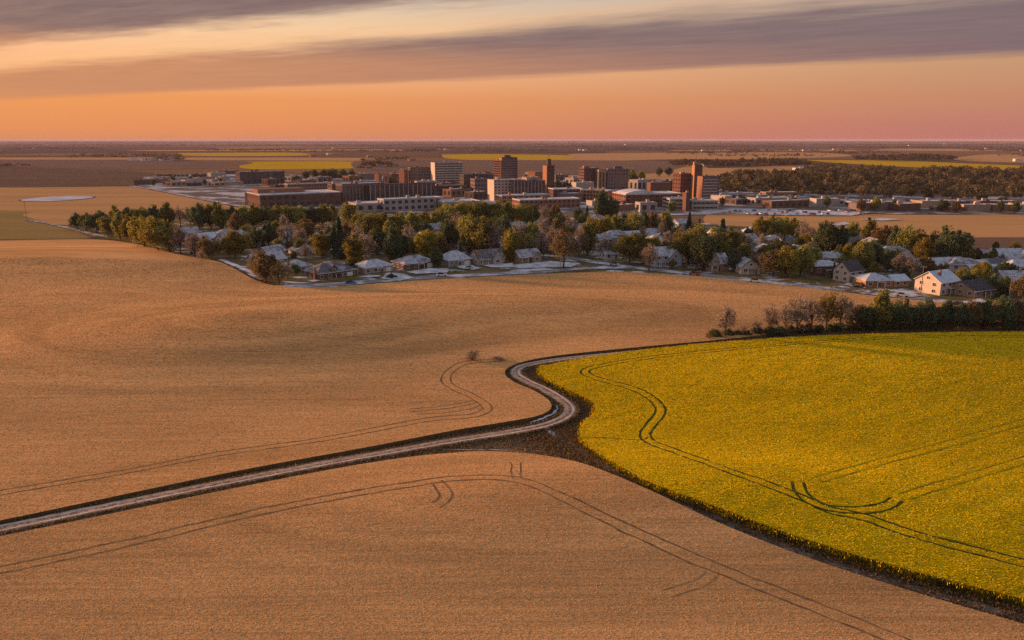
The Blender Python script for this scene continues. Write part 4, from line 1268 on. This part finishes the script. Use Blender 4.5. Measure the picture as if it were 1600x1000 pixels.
def building(px0, px1, px2, pyt, pyb, wall, style, label=None, phi=18, floors=None, roof='snow', name='building', cat='building', top=None, z=.28, side=None, band=None, dep=None, where=None, desc=None, group='buildings of the town', bay=3.2):
    x, y, s, rz, w, d = frame3(px0, px1, px2, pyb, phi, z)
    dx, dy, d3 = (float(v) for v in ray(px1, pyt))
    hgt = CAM_H + d3 * (y / dy) - z
    if dep:
        d = dep
    d = max(d, 8.0)
    root = link(name, None, loc=(x, y, z), rz=rz)
    root['category'] = cat
    root['group'] = group
    if label:
        root['label'] = label
    else:
        reg(root, desc, where, px1)
    wm = WALLM[wall]
    floors = floors or max(1, round(hgt / 3.7))
    fh = hgt / floors
    fac = [('front', w, 0), ('left', d, 0)]
    if style == 'ribbon':
        link('glazing', MB().box(.25, w - .25, .25, d - .25, 0, hgt - .3).mesh('glazing', M_glass), root)
        bm_ = WALLM[band or wall]
        for i in range(floors + 1):
            z0 = max(i * fh - fh * .30, -.2); z1 = min(i * fh + fh * .26, hgt)
            mb = MB().box(0, w, 0, d, z0, z1)
            link('spandrel', mb.mesh('spandrel', bm_), root)
        for a, b in ((0, 0), (w, 0), (w, d), (0, d)):
            r = .9
            x0 = -.05 if a == 0 else w - r; y0 = -.05 if b == 0 else d - r
            link('corner_pier', MB().box(x0, x0 + r + .05, y0, y0 + r + .05, -.2, hgt + .003).mesh('corner_pier', wm), root)
        nm_ = int(w / bay)
        for i in range(1, nm_):
            xx = w * i / nm_
            link('mullion', MB().box(xx - .16, xx + .16, .05, .3, -.1, hgt - .05).mesh('mullion', wm), root)
        if side:  # sunward face gets a lighter, warmer wall colour: sunlight painted in
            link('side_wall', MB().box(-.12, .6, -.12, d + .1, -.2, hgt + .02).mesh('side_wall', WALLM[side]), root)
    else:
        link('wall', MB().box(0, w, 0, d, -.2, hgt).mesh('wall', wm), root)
        if side:  # slab on the sunward face carries the low sun's warmth in its colour
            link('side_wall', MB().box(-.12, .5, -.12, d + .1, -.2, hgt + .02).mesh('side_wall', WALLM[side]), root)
        for face, L, _ in fac:
            if face == 'left' and (side or L < 6):
                continue
            n = max(1, int(L / bay))
            if style == 'punched':
                ww, wh = L / n * .52, fh * .5
                me = strip_mesh(ww, wh, M_glass, 'window')
                for f in range(floors):
                    for i in range(n):
                        a = L * (i + .5) / n
                        link('window', me, root, (a, 0, fh * (f + .52)) if face == 'front' else (0, a, fh * (f + .52)), 0 if face == 'front' else -math.pi / 2)
            elif style == 'pilaster':
                hh = hgt * .80
                me = strip_mesh(L / n * .55, hh, M_glass, 'window')
                pm = strip_mesh(.5, hgt * .98, WALLM['concrete' if wall in ('darkgrey', 'concrete') else wall], 'pilaster')
                for i in range(n):
                    a = L * (i + .5) / n
                    link('window', me, root, (a, 0, hgt * .5) if face == 'front' else (0, a, hgt * .5), 0 if face == 'front' else -math.pi / 2)
                    a = L * i / n + .3
                    q = link('pilaster', pm, root, (a, -.06, hgt * .49) if face == 'front' else (-.06, a, hgt * .49), 0 if face == 'front' else -math.pi / 2)
    rm = M_roofsnow if roof == 'snow' else M_rooftar
    ro = link('roof', MB().box(.35, w - .35, .35, d - .35, hgt - .2, hgt + .12).mesh('roof', rm), root)
    pp = MB().box(-.08, w + .08, -.08, .33, hgt - .35, hgt + .45).box(-.08, w + .08, d - .33, d + .08, hgt - .35, hgt + .45)
    pp.box(-.075, .33, .33, d - .33, hgt - .35, hgt + .445).box(w - .33, w + .075, .33, d - .33, hgt - .35, hgt + .445)
    link('parapet', pp.mesh('parapet', M_parapet if roof == 'snow' and name == 'building' and style in ('plain', 'punched') and hgt < 12 else wm), root)
    for i in range(2 if w > 14 else 1):
        a, b = random.uniform(.15, .7) * w, random.uniform(.3, .6) * d
        e = random.uniform(1.2, 2.6)
        link('roof_unit', MB().box(a, a + e * 1.3, b, b + e, hgt + .1, hgt + random.uniform(1.2, 2.4)).mesh('roof_unit', WALLM[random.choice(['grey', 'concrete', wall])]), ro)
    if top:    # (x0, x1, y0, y1, height, wall, antenna)
        a0, a1, b0, b1, th, tw, an = top
        pt = link('penthouse', MB().box(w * a0, w * a1, d * b0, d * b1, hgt + .1, hgt + th).mesh('penthouse', WALLM[tw]), root)
        if an:
            cx, cy = w * (a0 + a1) / 2, d * (b0 + b1) / 2
            link('antenna', MB().tube([(cx, cy, hgt + th - .2), (cx, cy, hgt + th + an * .6), (cx, cy, hgt + th + an)], [.28, .2, .1], 6).mesh('antenna', M_wood), pt)
    return root


B = building
B(370, 375.5, 444, 269, 288, 'darkgrey', 'punched', 'long dark hall with white roof edge at the left of the town', phi=14, floors=2, bay=7)
B(445, 450, 512, 288, 300, 'brick', 'punched', 'low brick block with sunlit left end behind the white roofed plant', phi=20, floors=2)
B(378, 404, 407, 302, 321, 'orange', 'plain', 'small sunlit brick annex at the left end of the plant', phi=50, dep=14)
B(400, 407, 535, 305, 326, 'darkbrick', 'punched', 'broad low brick plant under two snowy flat roofs', phi=14, floors=2, bay=6, dep=42, top=(.05, .62, .45, .9, 3.5, 'brick', 0))
B(513, 520, 533, 288, 316, 'brick', 'punched', 'narrow sunlit brick end block', phi=30)
B(526, 536, 600, 288, 318, 'mauve', 'pilaster', 'long mauve block with tall windows beside the end block', phi=24, floors=5)
B(574, 579, 684, 289, 317, 'darkgrey', 'pilaster', 'long dark block with tall windows in front of the pale tower', phi=22, floors=5, bay=4.5)
B(589, 592, 597, 272, 290, 'brick', 'plain', 'slim sunlit brick stair tower behind the long dark blocks', phi=40, dep=7)
B(627, 632, 638, 266, 290, 'brick', 'plain', 'sunlit brick stair tower left of the pale office slab', phi=42, dep=10)
B(638, 642, 674, 262, 290, 'mauve', 'punched', 'plain mauve block behind the pale office slab', phi=18, roof='tar')
B(674, 680, 724, 254.5, 292, 'concrete', 'ribbon', 'pale office slab with horizontal window bands', phi=16, floors=10, band='concrete', side='cream', roof='tar', bay=5)
B(668, 672, 727, 291, 306, 'darkgrey', 'ribbon', 'dark podium at the foot of the pale office slab', phi=16, floors=3, dep=20, roof='tar')
B(590, 600, 692, 312, 331, 'grey', 'punched', 'low grey shop block with snowy parapet near the trees', phi=22, floors=2, bay=5)
B(690, 694, 752, 316, 330, 'tan', 'punched', 'low tan block with snowy roof behind the tree belt', phi=16, floors=1, dep=26, bay=5)
B(553, 557, 600, 319, 332, 'grey', 'punched', 'low pale shed row with snowy roof left of the long grey shops', phi=16, floors=1, dep=22, bay=6)
B(722, 725, 764, 273, 304, 'darkgrey', 'punched', 'dark grey block between the pale slab and the tallest tower', phi=16, roof='tar', dep=15)
B(735, 742, 765, 280, 306, 'mauve', 'punched', 'mauve block with sunlit end below the tallest tower', phi=24, roof='tar')
B(767, 783, 785, 251, 284, 'brick', 'ribbon', 'stepped sunlit wing on the left side of the tallest tower', phi=48, floors=9, roof='tar', dep=14)
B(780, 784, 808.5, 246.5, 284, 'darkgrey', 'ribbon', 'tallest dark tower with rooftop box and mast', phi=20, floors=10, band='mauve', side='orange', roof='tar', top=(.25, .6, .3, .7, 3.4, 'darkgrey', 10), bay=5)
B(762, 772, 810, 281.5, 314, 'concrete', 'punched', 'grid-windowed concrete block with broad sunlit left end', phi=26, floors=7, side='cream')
B(800, 803, 852, 283, 314, 'darkgrey', 'pilaster', 'dark glass-fronted block right of the grid-windowed block', phi=16, floors=7, dep=18, roof='tar')
B(848, 854, 866, 259, 306, 'darkbrick', 'punched', 'slim dark brick tower with rooftop cupola', phi=30, floors=11, side='orange', roof='tar', top=(.32, .72, .35, .68, 6.5, 'darkgrey', 6), bay=3.5)
B(862, 866, 912, 296, 312, 'darkbrick', 'punched', 'low dark brick block right of the slim tower', phi=16, dep=22)
B(772, 784, 862, 306, 318, 'orange', 'punched', 'long low brick row with white snowy roof before the towers', phi=20, floors=2, dep=16, bay=5)
B(803, 812, 909, 313, 327, 'brick', 'punched', 'long low brick shop row with bright snowy parapet at the tree line', phi=20, floors=2, dep=18, bay=4)
B(908, 912, 934, 263, 295, 'darkbrick', 'ribbon', 'left dark office block of a pair with window bands', phi=16, floors=7, dep=20, top=(.1, .5, .3, .7, 2.5, 'brick', 0))
B(932, 935, 950, 266, 296, 'tan', 'pilaster', 'tan pier between the two dark office blocks', phi=16, dep=14, bay=3, roof='tar')
B(947, 949, 981, 264, 296, 'mauve', 'punched', 'right mauve office block of a pair', phi=14, dep=20, roof='tar', top=(.4, .75, .3, .7, 2.5, 'darkgrey', 0))
B(906, 916, 936, 297, 314, 'orange', 'punched', 'low orange brick block left of the snowy vault hall', phi=38)
B(930, 950, 960, 298, 317, 'orange', 'punched', 'second low orange brick block beside the snowy vault hall', phi=50, dep=18)
vault = B(968, 977, 1066, 304, 325, 'red', 'punched', 'big red brick hall under a curved snowy roof', phi=22, floors=3, bay=5, dep=30)
B(1009, 1012, 1050, 284, 298, 'tan', 'ribbon', 'tan parking deck with level bands', phi=16, floors=4, roof='snow', dep=24)
B(1050, 1062, 1084, 272, 309, 'red', 'punched', 'red brick block with broad sunlit left face', phi=42, roof='tar')
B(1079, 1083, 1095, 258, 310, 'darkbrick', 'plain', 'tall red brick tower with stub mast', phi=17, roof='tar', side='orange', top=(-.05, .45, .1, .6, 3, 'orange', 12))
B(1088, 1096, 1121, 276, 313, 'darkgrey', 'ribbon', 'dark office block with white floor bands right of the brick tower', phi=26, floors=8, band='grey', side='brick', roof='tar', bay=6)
B(1041, 1046, 1074, 311, 328, 'concrete', 'ribbon', 'concrete parking deck below the brick tower', phi=18, floors=3, dep=20)
B(1069, 1071, 1077, 302, 330, 'darkbrick', 'plain', 'slim dark brick stair shaft beside the concrete deck', phi=22, dep=7, roof='tar')
B(1078, 1081, 1121, 314, 328, 'concrete', 'ribbon', 'low open concrete deck right of the stair shaft', phi=16, floors=2, dep=18)
B(1116, 1132, 1143, 307, 318, 'cream', 'plain', 'small tan block with sunlit flank at the foot of the banded office', phi=50, dep=16)
# curved snow roof of the hall
me = vault.children
vw = max(v.co.x for v in [c for c in me if c.name.startswith('wall')][0].data.vertices)
vh = max(v.co.z for v in [c for c in me if c.name.startswith('wall')][0].data.vertices)
sec = [(1 + (vw * .55) * t, vh + .2 + 2.8 * math.sin(math.pi * t) ** .7) for t in np.linspace(0, 1, 14)]
link('vault_roof', MB().prism_y(sec, 3.0, 27).mesh('vault_roof', M_roofsnow), vault)

# low outlying buildings
wq = ['grey', 'tan', 'mauve', 'brick', 'brown', 'stone', 'concrete', 'darkbrick', 'darkgrey']


def outliers(where, spots, h0, h1, w0, w1):
    for px, py in spots:
        wv = random.choice(wq)
        x, y = (float(v) for v in ground(px, py, .28))
        s = float(scale_at(x, y))
        hp = random.uniform(h0, h1) / s
        wp = random.uniform(w0, w1) / s
        B(px - 3, px, px + wp, py - hp, py, wv, 'punched' if random.random() < .5 else 'plain', where=where, desc=f'low {wv} flat-roofed building', phi=random.uniform(20, 45), dep=random.uniform(9, 16),
          floors=1, name='low_building', group='low buildings ' + where, bay=6)


outliers("on the town's left outskirts", [(218, 289), (232, 287), (246, 286), (262, 288), (276, 284), (290, 288), (304, 286), (318, 283), (332, 287), (346, 282), (356, 290), (240, 281), (258, 279), (282, 278), (308, 277), (330, 276), (352, 272), (268, 291), (300, 291), (335, 291)], 3, 5.5, 9, 24)
outliers('in the middle of the town', [(430, 296), (418, 290), (455, 284), (480, 290), (497, 286), (545, 284), (560, 281), (605, 284), (612, 279), (705, 308), (740, 312), (875, 290), (890, 286), (880, 315), (985, 292), (1000, 288), (1030, 296), (925, 322), (948, 326), (965, 330), (1000, 332), (730, 280), (750, 276), (820, 278), (830, 274)], 4, 8, 12, 26)
outliers("on the town's right outskirts", [(1130, 312), (1150, 309), (1170, 312), (1196, 310), (1214, 314), (1150, 320), (1180, 321), (1226, 320), (1250, 318), (1275, 322), (1300, 320), (1330, 324), (1358, 326), (1380, 322), (1417, 323), (1440, 325), (1460, 330), (1482, 324),
                                                (1505, 330), (1530, 326), (1552, 330), (1575, 327), (1594, 331), (1205, 326), (1405, 330), (1345, 330)], 3, 6, 11, 30)
outliers('behind the downtown blocks', [(612, 288), (652, 296), (700, 292), (716, 288), (748, 290), (822, 290), (836, 286), (868, 284), (896, 292), (900, 300), (996, 300), (1016, 304), (1034, 302), (560, 298), (500, 298), (470, 296), (690, 300)], 7, 15, 14, 24)
trees('between the town buildings', [(464, 288, 14, 'dark', 'round'), (478, 282, 14, 'dark', 'wide'), (492, 281, 15, 'dark', 'round'), (506, 281, 16, 'bronze', 'round'), (520, 281, 17, 'dark', 'wide'), (536, 282, 17, 'dark', 'round'), (550, 281, 16, 'dark', 'round'), (420, 278, 10, 'fir'),
                                     (402, 274, 9, 'dark', 'round'), (735, 300, 18, 'dark', 'round'), (725, 306, 16, 'dark', 'round'), (885, 306, 20, 'dark', 'wide'), (872, 300, 18, 'dark', 'round'), (990, 290, 18, 'dark', 'round'), (1002, 284, 16, 'olive', 'round'), (1030, 276, 14, 'dark', 'round'),
                                     (1045, 276, 14, 'dark', 'wide'), (985, 282, 18, 'olive', 'wide'), (940, 318, 20, 'dark', 'round'), (1010, 330, 18, 'dark', 'round'), (1050, 332, 18, 'olive', 'round'), (560, 290, 12, 'dark', 'round'), (612, 290, 12, 'dark', 'round'), (702, 304, 14, 'dark', 'round'),
                                     (1128, 322, 14, 'bronze', 'round'), (1160, 318, 12, 'dark', 'round'), (1238, 322, 15, 'olive', 'round'), (1292, 324, 16, 'dark', 'round'), (1345, 330, 18, 'bronze', 'round'), (1368, 330, 20, 'olive', 'round'), (1398, 328, 16, 'dark', 'round'), (1472, 330, 18, 'dark', 'wide'),
                                     (1494, 332, 16, 'bronze', 'round'), (1562, 332, 18, 'dark', 'round'), (1586, 334, 18, 'dark', 'round'), (240, 291, 10, 'dark', 'round'), (270, 284, 9, 'dark', 'round'), (320, 290, 10, 'dark', 'round'), (345, 288, 10, 'bronze', 'round'), (298, 283, 8, 'dark', 'round')])

# ---- parked vehicles in the snowy lot
CARC = {'white': (.7, .7, .72), 'blue': (.06, .16, .36), 'red': (.38, .04, .03), 'dark': (.03, .03, .035), 'silver': (.42, .43, .46), 'orange': (.5, .18, .04)}
CARM = {}


def car_meshes(c):
    if c not in CARM:
        pm = mat(c + '_car_paint', CARC[c], .3, spec=.5)
        sec = [(-2.2, .35), (2.2, .35), (2.25, .85), (1.3, .95), (-2.1, .98), (-2.25, .8)]
        cab = [(-1.7, .96), (1.0, .96), (.35, 1.48), (-1.2, 1.48)]
        b = MB().prism_y(sec, -.88, .88)
        g = MB().prism_y(cab, -.78, .78)
        w = MB().tube([(0, -.12, 0), (0, .12, 0)], [.34, .34], 10)
        CARM[c] = (b.mesh('body', pm), g.mesh('cabin', M_glass), w.mesh('wheel', mat('tyre', (.02, .02, .02), .9)))
    return CARM[c]


for i in range(34):
    px = 1138 + i * 6.4 + random.uniform(-2, 2)
    py = random.choice([330, 332.5, 335]) + random.uniform(-.4, .4)
    c = random.choice(['white', 'white', 'blue', 'red', 'dark', 'silver', 'silver', 'orange'])
    x, y = (float(v) for v in ground(px, py, .6))
    o = link('parked_car', None, loc=(x, y, .64), rz=random.choice([1.45, 1.6, 1.7]))
    o['category'] = 'car'; o['group'] = 'cars parked in the snowy lot'
    b, g_, w_ = car_meshes(c)
    link('body', b, o); link('cabin', g_, o)
    for wx in (-1.35, 1.4):
        for wy in (-.8, .8):
            link('wheel', w_, o, (wx, wy, .34))
    reg(o, f'{c} car parked', "in the snowy lot", px)

for px, py, c, rz, lab in [(612, 433, 'dark', .4, 'dark car on the snowy driveway between two low houses'), (690, 431, 'white', .25, 'white car on the street by the wide dark brick house'), (733, 420, 'silver', 1.2, 'silver car on the driveway of the pyramid-roofed house'),
                           (548, 442, 'blue', .2, 'blue car on the frontage street below the brown house'), (1085, 430, 'red', -.6, 'red car on the curving street right of the pale blue house'), (1340, 447, 'dark', -1.1, 'dark car on the white driveway by the cream gabled house'),
                           (1410, 463, 'silver', -.6, 'silver car on the street before the blue roofed garage'), (1180, 441, 'white', -.6, 'white car on the street before the small white cottage'), (1500, 477, 'dark', -.6, 'dark car on the street below the bungalow'), (960, 415, 'silver', -.7, 'silver car at the bend of the curving street')]:
    x, y = (float(v) for v in ground(px, py, .6))
    o = link('parked_car', None, loc=(x, y, .63), rz=rz)
    o['category'] = 'car'; o['label'] = lab; o['group'] = 'cars parked by the houses'
    b, g_, w_ = car_meshes(c)
    link('body', b, o); link('cabin', g_, o)
    for wx in (-1.35, 1.4):
        for wy in (-.8, .8):
            link('wheel', w_, o, (wx, wy, .34))

# ---- poles
def pole(px, py, hpx, label, arm=True, lamp=False):
    x, y = (float(v) for v in ground(px, py, .3))
    h = hpx * float(scale_at(x, y))
    o = link('street_lamp' if lamp else 'utility_pole', None, loc=(x, y, .25))
    link('post', MB().tube([(0, 0, 0), (0, 0, h)], [.16, .10], 8).mesh('post', M_wood if not lamp else WALLM['grey']), o)
    if lamp:
        a = link('arm', MB().tube([(0, 0, h - .1), (.7, -.3, h + .3), (1.6, -.6, h + .35)], [.06, .05, .05], 6).mesh('arm', WALLM['grey']), o)
        link('lamp_head', MB().box(1.3, 1.9, -.75, -.45, h + .22, h + .38).mesh('lamp_head', WALLM['grey']), a)
    elif arm:
        a = link('crossarm', MB().box(-1.1, 1.1, -.07, .07, h - .7, h - .54).mesh('crossarm', M_wood), o)
        for xx in (-.95, -.3, .3, .95):
            link('insulator', MB().tube([(xx, 0, h - .54), (xx, 0, h - .3)], [.05, .04], 6).mesh('insulator', M_white), a)
    tag(o, label, 'street lamp' if lamp else 'pole')


pole(1438, 462, 48, 'tall wooden utility pole beside the cream house with blue roof')
pole(1033, 424, 26, 'grey street lamp in front of the pale blue house', lamp=True)
pole(934, 414, 22, 'grey street lamp at the corner of the curving street', lamp=True)
pole(876, 424, 30, 'wooden utility pole at the snowy street corner')
pole(560, 440, 30, 'wooden utility pole on the frontage street before the stone house')
pole(1576, 470, 42, 'wooden utility pole at the far right houses')
pole(42, 344, 28, 'thin utility pole standing in the pond field')
pole(888, 277, 14, 'thin mast in the tan field behind the slim tower', arm=False)
pole(1253, 450, 10, 'short post by the curving street below the bronze tree', arm=False)

# ------------------------------------------------------------------ far woods (read as masses) and farmsteads on the plain
M_wood1 = leaf_mat('far_wood_leaves', [(0, (0.024, 0.027, 0.015)), (.45, (0.072, 0.069, 0.030)), (.75, (0.132, 0.114, 0.054)), (1, (0.225, 0.168, 0.093))], 0, patch=((0.143, 0.108, 0.075), .013, (1, 1, 1), 0, .55))
M_wood2 = leaf_mat('horizon_wood_leaves', [(0, (0.033, 0.028, 0.021)), (.5, (0.068, 0.054, 0.036)), (1, (0.112, 0.084, 0.051))], 0)


def wood(px, hmin, hmax, spacing, label, m=None, per=48, edge=None):
    """crowns crowded inside the outline, built as one mass"""
    P = pts(px)
    lo, hi = P.min(0), P.max(0)
    n = int((hi[0] - lo[0]) * (hi[1] - lo[1]) / spacing ** 2)
    n = min(n, 9000)
    x = RNG.uniform(lo[0], hi[0], n); y = RNG.uniform(lo[1], hi[1], n)
    ok = inside(x, y, P)
    x, y = x[ok], y[ok]
    n = len(x)
    if n == 0:
        return
    cl_ = np.sin(x * .021 + 1.3 * np.sin(y * .013)) * np.sin(y * .017 + x * .009)
    k_ = cl_ + RNG.normal(0, .35, n) > -.30
    x, y, cl_ = x[k_], y[k_], cl_[k_]
    n = len(x)
    if n == 0:
        return
    h = RNG.uniform(hmin * .7, hmax * 1.15, n) * (1 + .18 * cl_)
    tone = RNG.uniform(.05, .95, n)
    r = np.maximum(h * .32, spacing * .42)
    d = RNG.normal(0, 1, (n, per, 3)); d /= np.linalg.norm(d, axis=2)[:, :, None]
    d[:, :, 2] = np.abs(d[:, :, 2]) * 1.1 - .35
    rad = RNG.uniform(.55, 1.05, (n, per, 1))
    C = np.stack([x, y, h * .58], 1)[:, None, :] + d * rad * np.stack([r, r, h * .42], 1)[:, None, :]
    C = C.reshape(-1, 3)
    size = np.repeat(r, per) * RNG.uniform(.08, .18, n * per)
    N_ = len(C)
    a = RNG.normal(0, 1, (N_, 3)); a /= np.linalg.norm(a, axis=1)[:, None]
    b = np.cross(a, RNG.normal(0, 1, (N_, 3))); b /= np.linalg.norm(b, axis=1)[:, None]
    u, v = a * size[:, None], b * size[:, None]
    V = np.stack([C - u - v, C + u - v, C + u + v, C - u + v], 1).reshape(-1, 3)
    V[:, 2] = np.maximum(V[:, 2], .1)
    var = np.clip(np.repeat(tone, per) + RNG.normal(0, .2, N_), 0, 1)
    o = link('far_wood', mesh_np('far_wood', V, np.arange(4 * N_).reshape(N_, 4), [m or M_wood1], var=var))
    tag(o, label, 'wood', kind='stuff')


wood([(1115, 312), (1130, 284), (1200, 276), (1270, 278), (1420, 276), (1600, 277), (1850, 278), (1850, 322), (1600, 322), (1450, 316), (1300, 312), (1200, 308)], 9, 15, 10, 'broad brown wood behind the right outskirts of the town', per=74)
wood([(1245, 271), (1290, 266), (1400, 268), (1380, 274), (1270, 275)], 9, 14, 13, 'dark wood just below the yellow wedge on the right')
wood([(1400, 276), (1440, 271), (1600, 271), (1850, 274), (1850, 278), (1600, 277)], 9, 15, 13, 'wood along the lower side of the yellow wedge')
wood([(1035, 262), (1060, 257.5), (1150, 255.5), (1250, 256.5), (1265, 260), (1160, 262.5)], 9, 14, 16, 'long dark wood behind the brick tower', M_wood2)
wood([(548, 263), (570, 259), (610, 260), (622, 264), (600, 266), (560, 266)], 8, 13, 14, 'small dark copse in the fields behind the pale slab', M_wood2)
wood([(1330, 251), (1370, 247), (1440, 246), (1498, 249.5), (1470, 252.5), (1380, 253)], 9, 14, 20, 'dark wood above the yellow wedge at right', M_wood2)
wood([(1200, 256), (1225, 254), (1262, 255.5), (1255, 258.5), (1210, 258.5)], 8, 12, 16, 'small wood left of the yellow wedge', M_wood2)
wood([(470, 283), (480, 276), (555, 275), (560, 282)], 8, 12, 11, 'wood on the far side of the town behind the brick plant', M_wood2)
wood([(560, 250.5), (640, 249.5), (640, 252), (565, 252.5)], 7, 11, 18, 'thin far hedge left of the tallest tower', M_wood2, per=14)
wood([(90, 246), (200, 243.5), (290, 244.5), (280, 246.5), (120, 247)], 8, 12, 24, 'far shelterbelt on the left plain', M_wood2, per=14)
wood([(225, 252), (240, 248.5), (285, 249), (290, 252.5)], 8, 12, 20, 'far farm copse left of the thin canola strip', M_wood2, per=14)
wood([(-40, 263), (-40, 260.5), (40, 260.5), (45, 262)], 6, 9, 16, 'far dark hedge at the left edge', M_wood2, per=14)
for i, (x0, x1, y0) in enumerate([(300, 480, 236.5), (0, 160, 233), (480, 700, 238.5), (640, 800, 233), (700, 880, 237.5), (800, 1010, 230.5), (900, 1060, 234.5), (1000, 1250, 230), (1040, 1180, 241.5), (1060, 1330, 237), (1240, 1420, 240.5), (1280, 1600, 231.5),
                                  (1500, 1640, 236), (-60, 300, 228), (200, 620, 228), (560, 900, 226.5), (860, 1300, 226), (1200, 1700, 227), (-60, 420, 224), (380, 900, 223.5), (860, 1700, 223.4), (-60, 700, 221.8), (600, 1700, 221.7), (1100, 1300, 245.5), (1560, 1700, 245)]):
    P0 = pts([((x0 + x1) / 2, y0)])[0]
    dist = P0[1]
    th = 1.3 if y0 > 228 else .55
    wood([(x0, y0), (x0 + (x1 - x0) * .3, y0 - th), (x1 - (x1 - x0) * .2, y0 - th * .8), (x1, y0), (x0 + (x1 - x0) * .5, y0 + th * .5)], 8, 13 + (4 if y0 < 226 else 0), max(22, dist / 130), f'far belt of trees on the plain, {ORD[i + 1]} of the thin horizon belts', M_wood2, per=10)

FARM = [(520, 232.5, 'white'), (486, 245.5, 'orange'), (512, 242, 'white'), (686, 234, 'orange'), (695, 234.2, 'cream'), (736, 235.5, 'white'), (752, 235.3, 'white'), (860, 235.8, 'orange'), (872, 229, 'orange'), (905, 235, 'white'), (912, 235.4, 'white'), (846, 228.5, 'cream'),
        (977, 226.5, 'white'), (1097, 236, 'white'), (1302, 234, 'cream'), (1310, 234, 'orange'), (1255, 236, 'white'), (1540, 233, 'white'), (1595, 235, 'white'), (1586, 252, 'white'), (1243, 268, 'white'), (205, 251, 'white'), (222, 251.4, 'white'), (236, 251, 'cream'),
        (252, 251.5, 'white'), (262, 250.8, 'white'), (50, 233, 'white'), (575, 246, 'orange'), (640, 252, 'orange'), (1100, 259, 'white'), (1475, 226, 'white'), (1420, 228, 'cream')]
for px, py, wv in FARM:
    x, y = (float(v) for v in ground(px, py, .2))
    s = float(scale_at(x, y))
    B(px - 1, px, px + max(2.2, 16 / s), py - max(1.4, 6 / s), py, wv, 'plain', where="out on the far plain", desc=f'tiny {wv} farm building', phi=35, dep=max(10, 2.5 * s), name='farm_building', group='farm buildings on the plain', floors=1)

# ------------------------------------------------------------------ evening haze: one closed box of thin air
hm = bpy.data.materials.new('haze')
hm.use_nodes = True
hm.node_tree.nodes.clear()
ho = hm.node_tree.nodes.new('ShaderNodeOutputMaterial')
hv = hm.node_tree.nodes.new('ShaderNodeVolumePrincipled')
hv.inputs['Color'].default_value = (.64, .53, .68, 1)
hv.inputs['Density'].default_value = HAZE
hv.inputs['Anisotropy'].default_value = .0
hm.node_tree.links.new(hv.outputs[0], ho.inputs['Volume'])
tag(link('haze', MB().box(-72000, 72000, -3200, 64000, -1.0, 68).mesh('haze', hm)), 'thin mauve evening haze over the plain', 'haze', kind='stuff')

finish_labels()
